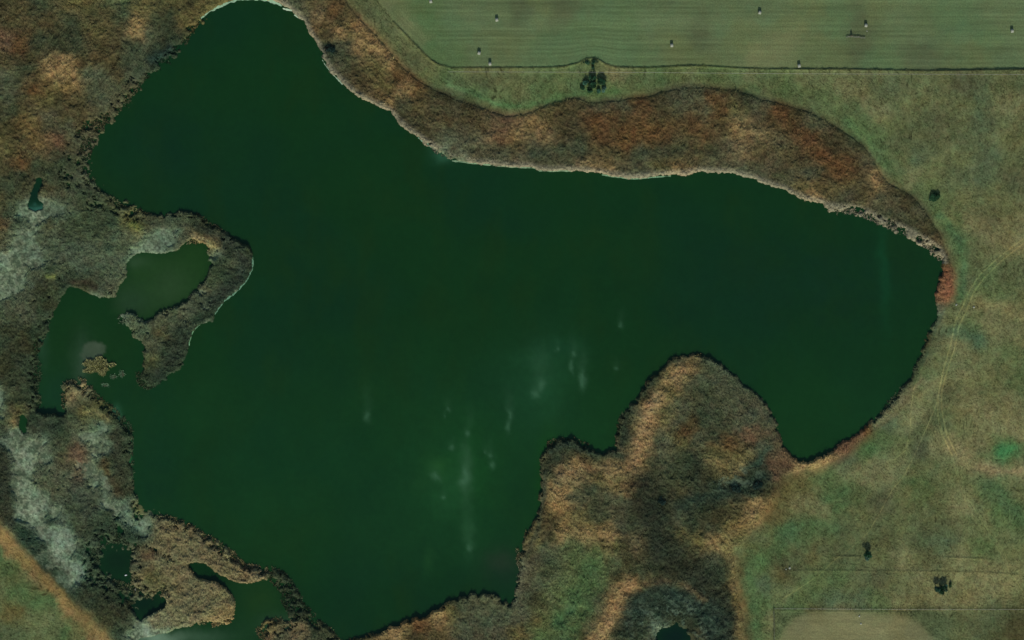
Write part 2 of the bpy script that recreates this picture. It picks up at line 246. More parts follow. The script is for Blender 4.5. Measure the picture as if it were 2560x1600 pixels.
CP = '''
0 0 b;40 20 B;100 20 e;200 0 y;300 0 O;360 20 y;440 0 y;480 12 b;515 14 y;60 60 B;120 50 B;180 60 e;180 100 D;250 50 B;240 80 y;310 40 e;350 70 Y;390 50 e;430 40 D;470 40 y;
10 110 r;50 115 R;110 110 e;150 120 D;160 150 Y;190 110 e;220 100 B;270 110 B;330 110 e;380 90 E;420 70 e;20 150 B;70 150 b;130 180 Y;160 180 Y;200 160 b;230 150 B;270 150 B;320 160 e;360 130 E;385 132 d;400 142 d;420 110 D;
0 200 E;30 230 E;80 180 e;90 220 R;130 220 y;180 200 y;220 180 E;260 200 E;300 180 B;330 180 E;30 280 e;70 250 B;110 250 y;150 240 b;200 250 B;240 230 E;270 230 E;60 300 y;80 310 y;40 320 b;120 300 M;160 290 B;200 280 B;
10 370 y;50 350 B;100 340 B;130 350 r;160 320 E;20 400 B;60 410 R;100 420 e;50 440 D;60 470 b;20 470 e;10 500 B;130 430 e;150 400 e;180 400 e;200 380 M;200 440 E;160 450 e;120 480 B;150 500 M;200 490 e;0 560 R;5 600 B;30 520 e;
90 540 P;60 535 p;120 530 p;140 530 p;95 552 p;50 560 D;120 570 B;170 560 e;230 560 e;280 560 e;330 572 y;340 560 y;380 560 M;450 560 M;420 590 p;380 610 p;460 590 M;350 620 p;300 600 E;250 620 e;200 620 e;150 620 e;100 600 e;60 620 p;70 600 p;30 650 p;90 650 p;50 700 p;20 720 p;
40 760 M;10 790 E;80 690 M;120 680 D;130 660 D;130 690 y;200 660 E;200 690 e;250 680 e;270 720 M;240 735 p;280 700 E;100 720 b;110 750 D;150 700 D;180 700 D;210 720 b;235 715 b;120 770 b;60 740 M;110 790 e;70 790 M;
480 560 D;510 570 D;500 590 b;485 598 Y;510 598 Y;528 610 Y;535 635 p;560 600 d;590 620 D;610 640 D;560 640 D;540 660 D;590 660 M;570 690 D;540 700 e;600 680 d;580 720 d;560 730 d;520 730 M;530 760 d;490 770 M;500 790 d;470 790 M;430 790 E;400 800 M;300 790 p;330 800 E;360 830 E;400 830 B;430 820 M;
450 830 D;460 860 D;390 870 M;375 890 M;380 905 y;420 880 D;440 900 D;400 930 D;370 930 D;410 945 d;20 820 b;10 850 e;50 840 b;90 840 D;60 870 b;30 880 b;20 920 b;60 920 D;80 910 e;40 960 D;80 960 D;20 970 b;4 990 p;60 990 D;30 1010 b;50 1030 y;30 1055 Y;55 1060 d;80 1050 D;120 1050 D;150 1060 D;90 1080 D;140 1080 D;0 1010 p;10 1050 e;12 1080 D;0 1150 b;
30 1085 P;50 1130 P;70 1170 P;40 1110 p;100 1110 p;110 1150 p;140 1120 e;170 1110 e;150 1150 B;190 1130 r;200 1140 r;180 1170 M;150 1190 M;100 1170 M;200 1060 E;230 1070 E;250 1070 p;220 1100 p;260 1110 p;270 1130 p;240 1140 p;220 1180 p;260 1150 D;280 1090 b;300 1080 D;300 1120 D;290 1150 D;265 1165 b;265 1185 y;250 1200 p;300 1180 D;
190 1010 M;200 980 m;220 980 M;200 1020 b;215 1035 y;240 1025 y;265 1040 b;290 1050 e;190 1040 e;10 1200 D;15 1250 D;10 1290 b;50 1220 P;60 1260 p;50 1290 P;80 1300 P;110 1240 p;110 1210 E;90 1280 P;140 1220 M;180 1210 M;140 1280 p;130 1300 D;200 1230 M;230 1230 M;180 1260 e;200 1300 e;220 1280 D;
260 1210 p;260 1250 p;290 1230 b;310 1230 b;300 1270 p;345 1285 y;330 1300 p;360 1320 p;270 1290 e;250 1320 D;220 1330 D;300 1330 D;340 1340 D;370 1340 e;130 1330 P;150 1360 P;180 1380 p;120 1370 p;160 1400 P;200 1380 e;190 1420 P;200 1440 P;170 1440 p;230 1400 D;230 1430 D;180 1460 p;
60 1350 d;100 1370 d;40 1320 D;130 1430 d;80 1400 d;160 1470 d;180 1500 d;100 1420 d;210 1510 D;220 1470 D;260 1480 D;300 1490 D;270 1520 b;310 1530 b;250 1540 b;330 1560 E;300 1570 D;260 1560 b;330 1590 P;350 1580 P;400 1594 P;300 1600 D;440 1585 p;
5 1330 Y;25 1370 Y;60 1400 Y;90 1430 Y;130 1470 Y;165 1505 Y;195 1535 Y;225 1560 y;255 1590 Y;0 1390 G;30 1420 G;50 1480 G;0 1500 O;30 1530 y;90 1500 G;120 1505 G;80 1560 O;20 1580 o;130 1570 O;160 1580 G;200 1600 O;60 1440 O;
400 1320 m;450 1340 m;500 1370 m;550 1400 m;600 1440 m;400 1400 m;440 1430 m;480 1470 m;540 1500 m;500 1530 m;440 1560 m;400 1570 m;380 1350 m;350 1400 M;370 1380 r;370 1450 y;350 1450 m;430 1500 m;560 1550 Y;460 1510 m;
640 1436 m;690 1440 e;720 1462 D;735 1500 D;750 1525 d;770 1550 e;740 1570 m;700 1590 E;660 1570 y;670 1590 m;790 1590 e;900 1610 B;1000 1580 Y;1030 1590 b;1060 1560 R;1100 1540 Y;1080 1580 B;1120 1530 y;1150 1510 e;1200 1500 E;1150 1560 E;1200 1560 E;1180 1590 M;1240 1540 E;1250 1590 M;1270 1530 E;
1360 1220 e;1350 1260 b;1380 1230 Y;1400 1250 Y;1420 1215 Y;1440 1240 E;1470 1220 e;1490 1260 e;1500 1290 e;1520 1250 E;1560 1220 Y;1580 1210 Y;1540 1200 y;1370 1300 B;1390 1310 b;1400 1340 Y;1380 1340 b;1450 1310 y;1470 1340 Y;1520 1340 Y;1560 1320 M;1580 1310 e;1560 1250 E;1600 1270 b;1640 1250 d;1650 1290 D;1630 1330 b;
1660 1240 D;1600 1230 D;1620 1200 e;1700 1240 B;1720 1270 e;1760 1260 D;1780 1220 D;1840 1210 D;1880 1220 D;1800 1290 b;1850 1280 b;1900 1270 Y;1870 1290 Y;1830 1310 y;1780 1320 e;1730 1310 D;1700 1330 y;1690 1300 E;1750 1350 y;1790 1350 Y;1800 1380 E;1830 1350 y;1860 1330 y;1900 1340 O;
1340 1360 y;1330 1380 M;1360 1380 E;1370 1420 e;1390 1400 E;1420 1370 o;1450 1360 E;1480 1390 G;1500 1360 y;1540 1370 y;1560 1370 b;1590 1360 m;1600 1390 B;1570 1400 b;1540 1410 o;1480 1420 G;1440 1420 o;1420 1440 O;1550 1440 b;1590 1430 D;1640 1380 D;1700 1380 D;1680 1350 D;1640 1420 e;1700 1430 b;1740 1420 b;1760 1450 D;1780 1400 E;1790 1440 e;1810 1420 e;
1310 1440 M;1330 1460 E;1340 1500 b;1360 1520 b;1300 1500 M;1320 1540 E;1290 1540 M;1290 1590 y;1350 1560 y;1380 1500 O;1370 1540 O;1400 1550 g;1420 1510 g;1450 1480 G;1480 1460 G;1460 1530 g;1440 1560 G;1360 1590 G;1410 1590 G;1490 1500 E;1500 1540 e;1480 1570 E;1460 1590 b;1570 1460 Y;1560 1475 Y;1550 1500 Y;1535 1530 Y;1512 1560 Y;1488 1590 Y;1545 1515 Y;1525 1545 Y;1500 1575 Y;
1610 1460 y;1640 1480 b;1600 1490 e;1580 1500 D;1570 1540 e;1540 1570 e;1560 1590 D;1600 1530 d;1640 1500 d;1680 1500 d;1700 1450 y;1730 1480 B;1760 1490 B;1720 1500 e;1650 1540 d;1620 1560 e;1640 1568 p;1600 1580 D;1700 1530 D;1740 1540 D;1780 1500 D;1800 1520 D;1780 1560 D;1810 1590 e;1760 1590 B;1830 1500 D;1820 1450 D;1830 1560 D;
1855 1500 y;1850 1440 y;1850 1390 O;1870 1550 y;1870 1590 B;1880 1440 G;1900 1400 g;1885 1500 G;1900 1560 g;1900 1530 G;1910 1590 O;1900 1470 t;1870 1375 y;
1710 900 M;1720 920 Y;1690 930 Y;1700 950 Y;1740 930 B;1780 920 e;1800 930 E;1660 950 y;1650 990 Y;1680 980 y;1720 970 e;1750 950 E;1760 980 e;1780 960 E;1830 970 E;1860 990 E;1900 1010 M;1880 1040 E;1820 1020 E;1700 1010 E;1640 1020 Y;1620 1050 Y;1600 1080 Y;1610 1110 Y;1600 1140 Y;1660 1040 y;1700 1060 E;
1730 1060 b;1720 1080 R;1760 1040 e;1650 1100 E;1700 1110 y;1740 1100 E;1800 1060 e;1780 1090 e;1850 1060 E;1870 1080 r;1880 1095 r;1860 1110 B;1810 1110 R;1800 1130 y;1850 1140 y;1800 1160 y;1830 1180 y;1850 1170 m;1900 1110 E;1910 1160 d;1890 1190 D;1870 1200 D;1700 1140 e;1720 1160 D;1660 1140 E;1680 1180 e;1640 1160 e;1740 1190 D;1760 1190 b;
1600 1180 Y;1570 1170 Y;1560 1150 M;1530 1190 Y;1500 1180 y;1470 1150 b;1440 1160 Y;1430 1180 Y;1400 1190 m;1420 1120 D;1440 1125 D;1390 1150 D;1370 1180 D;1500 1160 e;1560 1080 D;1570 1050 e;1590 1035 E;1580 1100 e;1620 1000 b;1640 960 b;1950 1170 r;1930 1160 r;1960 1190 B;1900 1180 D;1930 1240 b;1910 1220 D;
2010 1168 Y;2060 1155 Y;2110 1125 r;2150 1095 r;2170 1080 R;2200 1055 E;2250 1000 E;2290 950 e;2310 900 e;2320 850 b;2340 800 e;2370 680 q;2360 720 q;2380 710 q;2365 745 q;2360 770 M;2360 660 b;2355 790 p;
680 5 Y;720 15 E;750 40 E;770 60 e;790 10 B;800 40 m;840 30 R;850 50 B;870 30 B;780 80 Y;810 80 b;850 80 Y;900 70 Y;880 90 y;920 90 Y;820 120 d;830 125 d;815 150 D;860 110 E;900 120 Y;950 120 Y;870 150 e;850 140 e;930 160 y;980 155 Y;945 180 y;880 190 b;840 180 M;870 210 M;900 200 b;910 220 b;960 220 y;1000 200 R;1040 200 R;1080 225 B;1020 220 Y;1050 250 B;
900 235 m;930 250 Y;950 255 b;965 265 Y;1000 270 e;1000 290 b;1060 290 B;1120 250 b;1170 280 b;1140 270 M;1100 300 B;1050 320 b;1030 310 D;1020 320 m;1060 350 b;1100 340 E;1150 330 M;1200 310 B;1220 330 m;1260 300 r;1250 340 r;1180 370 E;1130 370 M;1110 375 p;1200 390 M;1250 390 E;1150 395 p;
1290 330 Y;1330 310 Y;1360 320 Y;1370 300 y;1400 300 b;1410 330 b;1380 340 m;1300 360 B;1340 370 M;1340 390 e;1300 400 M;1400 370 e;1450 350 e;1460 380 e;1480 330 b;1490 300 R;1520 310 R;1550 300 b;1500 270 E;1550 260 E;1600 250 R;1610 270 R;1580 320 R;1620 330 R;1660 320 R;1650 300 B;1560 350 R;1500 360 B;1550 390 B;1530 410 B;1600 380 e;1650 370 b;1650 270 b;1700 250 E;1750 240 E;
1780 260 R;1790 290 R;1760 280 E;1750 320 R;1800 320 B;1840 270 y;1860 250 D;1900 260 E;1850 320 Y;1890 340 Y;1820 360 M;1780 370 e;1700 380 e;1740 400 B;1700 405 B;1850 380 m;1900 380 B;1900 300 M;1950 280 R;1980 300 b;2040 310 E;2010 340 R;2030 350 R;2070 360 b;2130 370 e;1960 370 B;2060 400 R;2110 410 R;2120 430 R;1930 310 B;1920 400 M;2000 410 B;2020 430 E;
1950 440 e;1980 440 M;2000 470 y;2030 490 Y;2060 460 B;2090 440 R;2100 460 y;2150 430 B;2185 430 Y;2190 460 Y;2170 400 M;2150 480 B;2200 490 E;2250 485 b;2230 510 M;2180 520 M;2270 510 b;2300 530 E;2280 560 e;2320 570 b;2340 590 b;2220 540 e;2330 605 m;2350 620 m;2120 500 M;2100 500 e;1400 410 E;1460 420 m;1480 415 Y;1530 425 Y;1560 420 E;1600 435 E;1650 425 y;1700 425 Y;1740 420 Y;1760 415 E;1850 430 E;1900 440 E;
900 0 o;950 30 O;920 30 o;940 60 o;980 90 o;960 100 G;1000 130 o;1010 95 O;1040 130 O;1080 170 O;1030 160 o;1100 190 g;1120 190 g;1150 200 G;1180 180 O;1200 200 o;1240 200 o;1140 215 t;1180 240 g;1220 250 G;1260 240 G;1270 260 G;1300 200 O;1340 200 G;1300 230 O;1340 250 G;1360 230 g;1390 240 g;1400 210 G;1450 190 G;1440 230 g;1500 230 g;1530 220 g;1540 190 T;1600 190 G;1600 220 G;1660 195 g;1700 180 G;1720 198 O;1780 190 g;
1820 190 G;1880 190 O;1880 220 g;1960 210 g;1930 200 G;1920 232 o;2000 230 G;2010 200 O;2060 190 O;2060 250 G;2080 270 G;2100 230 T;2120 290 G;2140 320 g;2170 310 g;2190 350 g;2200 330 G;2160 240 T;2200 280 T;2200 230 o;2230 210 t;2270 220 o;2250 260 O;2300 240 O;2350 200 o;2400 200 E;2450 230 t;2420 260 O;2500 220 O;2520 260 T;2550 200 o;2300 320 o;2350 310 E;2400 340 o;2450 310 t;2500 330 O;2550 350 O;2250 360 o;2300 390 t;2260 400 O;2400 400 O;
2480 390 t;2540 400 o;2230 400 G;2250 430 G;2280 440 T;2310 470 G;2350 440 O;2400 430 t;2450 430 t;2540 450 E;2350 510 G;2340 535 g;2370 530 O;2420 480 O;2500 500 O;2400 560 G;2380 570 g;2400 610 g;2420 560 T;2470 560 E;2520 570 T;2550 620 T;2500 600 T;2450 600 o;2400 650 G;2410 680 G;2430 640 o;2430 700 E;2402 730 G;2480 680 G;2520 690 o;2550 650 o;2450 720 G;2500 740 G;2430 760 O;2480 780 T;2500 770 T;2550 770 O;2400 790 O;2360 830 t;2375 800 O;2430 820 g;2440 850 t;
2500 820 T;2550 840 T;2530 870 G;2480 880 O;2420 880 T;2380 850 T;2325 900 t;2350 900 O;2305 940 G;2330 970 T;2400 930 T;2380 990 e;2420 970 O;2480 960 O;2550 950 G;2520 1000 T;2450 1020 T;2500 1050 T;2350 1040 o;2400 1060 O;2270 1020 T;2280 1050 T;2225 1050 t;2200 1090 G;2240 1110 O;2170 1115 g;2120 1155 t;2150 1200 T;2250 1100 O;2300 1080 o;2300 1120 E;2350 1110 T;2400 1130 T;2450 1100 T;2470 1150 O;2520 1130 g;2500 1140 g;2535 1115 g;2550 1080 T;2550 1180 T;2480 1180 T;2400 1180 O;2300 1160 O;
2200 1170 T;2060 1190 G;2000 1200 y;2100 1230 G;2090 1260 g;2140 1230 G;2010 1260 T;1960 1230 y;1940 1290 y;2000 1300 O;2050 1270 T;1980 1330 g;2020 1330 G;2060 1310 O;2200 1250 E;2150 1280 O;2250 1230 O;2300 1220 G;2280 1280 O;2350 1250 O;2400 1260 T;2480 1210 g;2500 1270 g;2550 1240 O;2550 1300 g;2450 1300 O;2360 1330 o;2360 1350 t;2300 1350 o;2250 1340 O;2200 1330 o;2100 1340 o;1960 1380 G;1950 1350 G;2040 1390 y;2000 1390 o;2060 1370 o;1970 1420 E;
2100 1400 o;2100 1430 G;2200 1400 O;2250 1400 T;2300 1400 o;2400 1390 T;2450 1370 G;2520 1360 O;2450 1430 T;2500 1450 T;2430 1480 T;2550 1450 O;2400 1460 T;2350 1500 T;2290 1480 T;2300 1450 T;2250 1450 O;2200 1440 E;2150 1460 o;2050 1450 G;1950 1440 y;1960 1480 O;2020 1480 G;2080 1500 t;2150 1500 t;2200 1510 G;2250 1510 T;1990 1510 G;
1960 1560 o;1950 1580 G;1980 1530 G;1925 1560 T;2000 1560 E;2040 1540 y;2100 1540 T;2050 1590 T;2150 1580 T;2200 1590 T;2250 1545 y;2290 1575 E;2250 1590 y;2310 1540 o;2350 1560 o;2400 1550 o;2400 1590 O;2350 1590 t;2500 1550 o;2520 1560 b;2550 1590 b;2450 1560 o;
960 5 T;990 20 O;1050 10 G;1050 45 g;1070 60 g;1020 60 T;1050 90 O;1100 100 G;1080 120 g;1130 150 G;1200 150 F;1250 100 O;1130 60 f;1180 30 F;1150 20 F;1250 40 F;1300 30 E;1350 10 O;1340 60 F;1360 110 f;1450 80 f;1420 110 f;1400 30 E;1550 40 f;1560 70 f;1620 60 F;1500 110 f;1580 110 f;1700 40 F;1750 80 E;1680 100 O;1720 140 O;1800 60 F;1860 80 O;1890 140 T;1850 110 O;1900 40 F;1950 60 O;1960 100 T;1940 20 F;2000 10 O;2040 120 O;2100 60 f;2150 60 E;2150 110 E;
2200 20 O;2250 50 F;2300 80 F;2350 40 f;2300 130 E;2400 60 f;2450 90 f;2430 120 O;2500 30 F;2550 60 F;2550 140 F;2200 150 f;2080 150 O;
'''
pts = [t.split() for t in CP.replace('\n', '').split(';') if t.strip()]
PTX = np.array([float(t[0]) for t in pts]); PTY = np.array([float(t[1]) for t in pts])
PTC = np.array([s2l(PAL[t[2]]) for t in pts]); PTH = np.array([RH[t[2]] for t in pts])

# ---------------------------------------------------------------- zone rasters
def wig(a, s, seed, o=3): return a * fbm(PX, PY, s, o, seed)
def warped(m, amt, s, seed):
    """resample a raster through a noise warp so that outlines are irregular"""
    dx = wig(amt, s, seed); dy = wig(amt, s, seed + 3)
    c = np.clip(np.rint((PX + dx - GX[0]) / ST).astype(int), 0, NC - 1)
    r = np.clip(np.rint((PY + dy - GY[0]) / ST).astype(int), 0, NR - 1)
    return m[r, c]
lake = fill(LAKE)
pond = np.zeros_like(lake)
for p in PONDS: pond |= fill(p)
field = fill(FIELD, False); meadow0 = fill(MEADOW, False)
sw = warped(fill(SWMEADOW, False), 8, 24, 2)
tilled = warped(fill(TILLED), 4, 20, 1)
meadow = (warped(meadow0, 9, 26, 4) | field | sw)
zone = np.where(field, 2, np.where(meadow, 1, 0))          # 2 mown field, 1 meadow, 0 marsh

# how ragged and clumpy the shore is
rag = 0.06 + 0.0 * PX
for (x, y, rx, ry, a, k) in [(330, 210, 110, 28, -42, .5), (210, 360, 32, 70, 0, .85), (185, 430, 45, 70, 0, .7), (270, 500, 90, 26, 20, .8),
        (110, 740, 50, 40, 0, .6), (90, 900, 30, 70, 0, .5), (200, 1000, 60, 40, 0, .6), (370, 940, 50, 40, -30, .55), (310, 800, 60, 40, 0, .3),
        (300, 1100, 25, 60, 0, .35), (380, 1300, 60, 50, 30, .6), (370, 1400, 40, 50, 0, .55), (360, 1480, 40, 50, 0, .6), (540, 1550, 60, 20, -10, .6),
        (730, 1490, 30, 60, -20, .8), (690, 1580, 60, 30, 0, .6), (600, 1400, 90, 20, 35, .4), (2250, 550, 70, 30, 25, .5), (1560, 1070, 25, 50, 0, .5),
        (1420, 1110, 70, 20, 0, .5), (1310, 1380, 30, 70, 0, .5), (2330, 880, 25, 80, 10, .45), (2240, 1010, 30, 80, 45, .45), (1750, 890, 60, 20, 0, .3),
        (280, 1370, 90, 50, 0, .7), (820, 140, 20, 60, -20, .3), (1110, 380, 60, 20, 20, .4), (480, 600, 40, 25, 0, .4)]:
    rag = np.maximum(rag, k * blob(x, y, rx, ry, a))
wm = blur(lake | pond, 2)
n1 = fbm(PX, PY, 22, 4, 5, .62); n2 = fbm(PX, PY, 7, 2, 1)
wmw = blur(lake | pond, 8)
nc = fbm(PX, PY, 19, 4, 5, .72); nc = nc / nc.std()
s_clump = wmw - 0.5 + nc * rag * 0.50
s_crisp = wm - 0.5 + 0.35 * n1 + 0.3 * n2
kk = sstep(0.15, 0.5, rag)
WS = s_crisp * (1 - kk) + s_clump * 1.6 * kk               # >0 water
# broken margins where clumps of reed stand apart in the shallows
wmx = blur(lake | pond, 11)
nb_ = fbm(PX, PY, 12, 3, 2, .75); nb_ = nb_ / nb_.std()
ST_ = [('500,50 465,95 430,135 395,160 360,185 335,212', 13, -0.02, 1.2, 0.3), ('335,212 312,250 290,278 262,295 238,318', 22, 0.02, 0.9, 0.32), ('225,325 205,350 190,375 180,410', 30, -0.06, 0.6, 0.32), ('180,410 178,450 205,480 235,492', 32, -0.08, 0.55, 0.32), ('230,480 265,505 300,525 340,545', 20, -0.05, 0.8, 0.32),
       ('340,540 400,552 450,545 490,548 540,578 590,612', 10, 0, 1.4, 0.24), ('140,700 115,750 108,800 90,860 80,900 88,960 84,1010', 14, 0, 1.2, 0.3), ('165,960 200,960 240,1000 280,1030 315,1075 315,1150 318,1220', 14, -0.05, 1.2, 0.3),
       ('345,1255 400,1295 460,1320 540,1365 600,1410 660,1425 710,1450 745,1510 790,1560 840,1600', 12, 0, 1.2, 0.3), ('690,1440 725,1480 740,1530', 16, -0.05, 0.8, 0.32), ('350,1365 340,1410 345,1455 370,1490 410,1470', 14, 0, 0.8, 0.34), ('360,1365 400,1375 430,1400', 6, 0.1, 0.6, 0.34),
       ('330,1280 280,1330 235,1370 230,1430 270,1465 320,1500', 26, -0.02, 0.5, 0.3), ('440,1572 500,1548 545,1560 580,1550 592,1500', 8, 0, 1.9, .15), ('350,900 372,965 410,950 450,915', 14, 0, 1.9, .15), ('285,790 325,815 360,850 360,900', 7, 0, 1.9, .15), ('400,785 460,755 500,715 528,660 520,610', 8, 0, 1.9, .15),
       ('1250,1515 1290,1500 1300,1440 1310,1370 1345,1300 1355,1200 1360,1130', 11, 0, 1.9, .15), ('1365,1118 1420,1102 1480,1130 1545,1135', 12, 0, 1.9, .15), ('1545,1130 1545,1060 1600,990 1640,940 1690,892', 13, 0, 1.9, .15), ('1690,890 1756,888 1830,938 1890,980 1930,1040 1950,1110 1980,1150', 9, 0, 1.9, .15),
       ('860,1604 950,1582 1060,1540 1160,1492 1250,1495', 7, 0, 1.9, .15), ('2030,1152 2120,1100 2220,1022 2290,920 2340,800', 8, .02, 1.9, .15), ('2080,520 2170,535 2230,562 2300,600 2345,635', 13, -0.04, 1.0, 0.3), ('2345,640 2352,680 2340,730', 6, 0, 1.9, .15),
       ('660,1580 690,1560 740,1570', 14, 0.1, 0.7, 0.32), ('1640,1568 1700,1556 1735,1590', 9, 0, 1.9, .15), ('800,120 815,150 840,190', 6, 0, 1.9, .15), ('1060,355 1110,378 1135,400', 8, 0, 1.9, .15)]
for sp, w_, bias, slope, amp in ST_:
    k_ = np.clip(polyline_mask(P(sp), w_ * 1.25, m=2) * 1.3, 0, 1)
    WS = WS * (1 - k_) + ((wmx - .5) * slope + nb_ * amp + bias) * k_
    rag = np.maximum(rag, k_ * (.62 if amp > .2 else .15))
water = WS > 0
landd = blur(~water, 5)                                    # 1 deep inland, .5 at the shore
landfar = blur(~(lake | pond), 9)

# ---------------------------------------------------------------- cover colours from the survey points
def idw(sel, vals, cgx, cgy):
    X, Y = np.meshgrid(cgx, cgy)
    out = np.zeros((X.size, vals.shape[1]))
    sx, sy, v = PTX[sel], PTY[sel], vals[sel]
    for i in range(0, X.size, 8192):
        d2 = (X.ravel()[i:i + 8192, None] - sx) ** 2 + (Y.ravel()[i:i + 8192, None] - sy) ** 2
        w = 1 / (d2 + 220.0) ** 1.9
        out[i:i + 8192] = w @ v / w.sum(1, keepdims=True)
    return out.reshape(*X.shape, -1)
CG = 8.0
cgx = np.arange(-96, 2665, CG); cgy = np.arange(-96, 1705, CG)
vals = np.concatenate([PTC, PTH[:, None]], 1)
zi = zone[np.clip(((PTY - GY[0]) / ST).astype(int), 0, NR - 1), np.clip(((PTX - GX[0]) / ST).astype(int), 0, NC - 1)]
def sample(g, x, y):
    u = np.clip((x - cgx[0]) / CG, 0, len(cgx) - 1.001); v = np.clip((y - cgy[0]) / CG, 0, len(cgy) - 1.001)
    iu = u.astype(int); iv = v.astype(int); fu = (u - iu)[..., None]; fv = (v - iv)[..., None]
    return (g[iv, iu] * (1 - fu) + g[iv, iu + 1] * fu) * (1 - fv) + (g[iv + 1, iu] * (1 - fu) + g[iv + 1, iu + 1] * fu) * fv
wxn = PX + fbm(PX, PY, 40, 5, 2, .7) * 22; wyn = PY + fbm(PX, PY, 40, 5, 6, .7) * 22
def zmean(v, k, f):
    m = v[zi == k].mean(0); return v * (1 - f) + m * f
layers = [sample(idw(zi == k, zmean(vals, k, fm), cgx, cgy), wxn, wyn) * np.array((br, br, br, 1)) for k, fm, br in ((0, .06, .97), (1, .10, .90), (2, .5, .86))]
w2_ = blur(zone == 2, 1); mz_ = blur(zone == 0, 5); mf_ = blur(zone == 1, 5)
sm_ = np.where(mz_ + mf_ > 1e-4, mz_ / (mz_ + mf_ + 1e-9), 0)
zb = [((1 - w2_) * sm_)[..., None], ((1 - w2_) * (1 - sm_))[..., None], w2_[..., None]]
tot = sum(zb)
CH = sum(l * b for l, b in zip(layers, zb)) / tot
COL = CH[..., :3]; HGT = CH[..., 3]
wqx = PX + fbm(PX, PY, 30, 4, 1, .7) * 12; wqy = PY + fbm(PX, PY, 30, 4, 4, .7) * 12
def toward(m, rgb):
    global COL
    m = np.clip(m, 0, 1)[..., None]; COL = COL * (1 - m) + s2l(rgb) * m
isM = blur(zone == 0, 1)
west = sstep(660, 560, PX) * sstep(420, 560, PY) * isM * sstep(.2, .8, HGT)
COL = COL * (1 - west[..., None] * (1 - np.array((.93, 1.06, 1.04))))
toward(.22 * isM * sstep(700, 900, PX) * (PY < 640), (76, 64, 41))
toward(.26 * (zone == 1) * sstep(1800, 2000, PX) * sstep(1100, 1250, PY), (90, 90, 56))
toward(.38 * (zone == 1) * sstep(1200, 950, PY), (90, 91, 58))
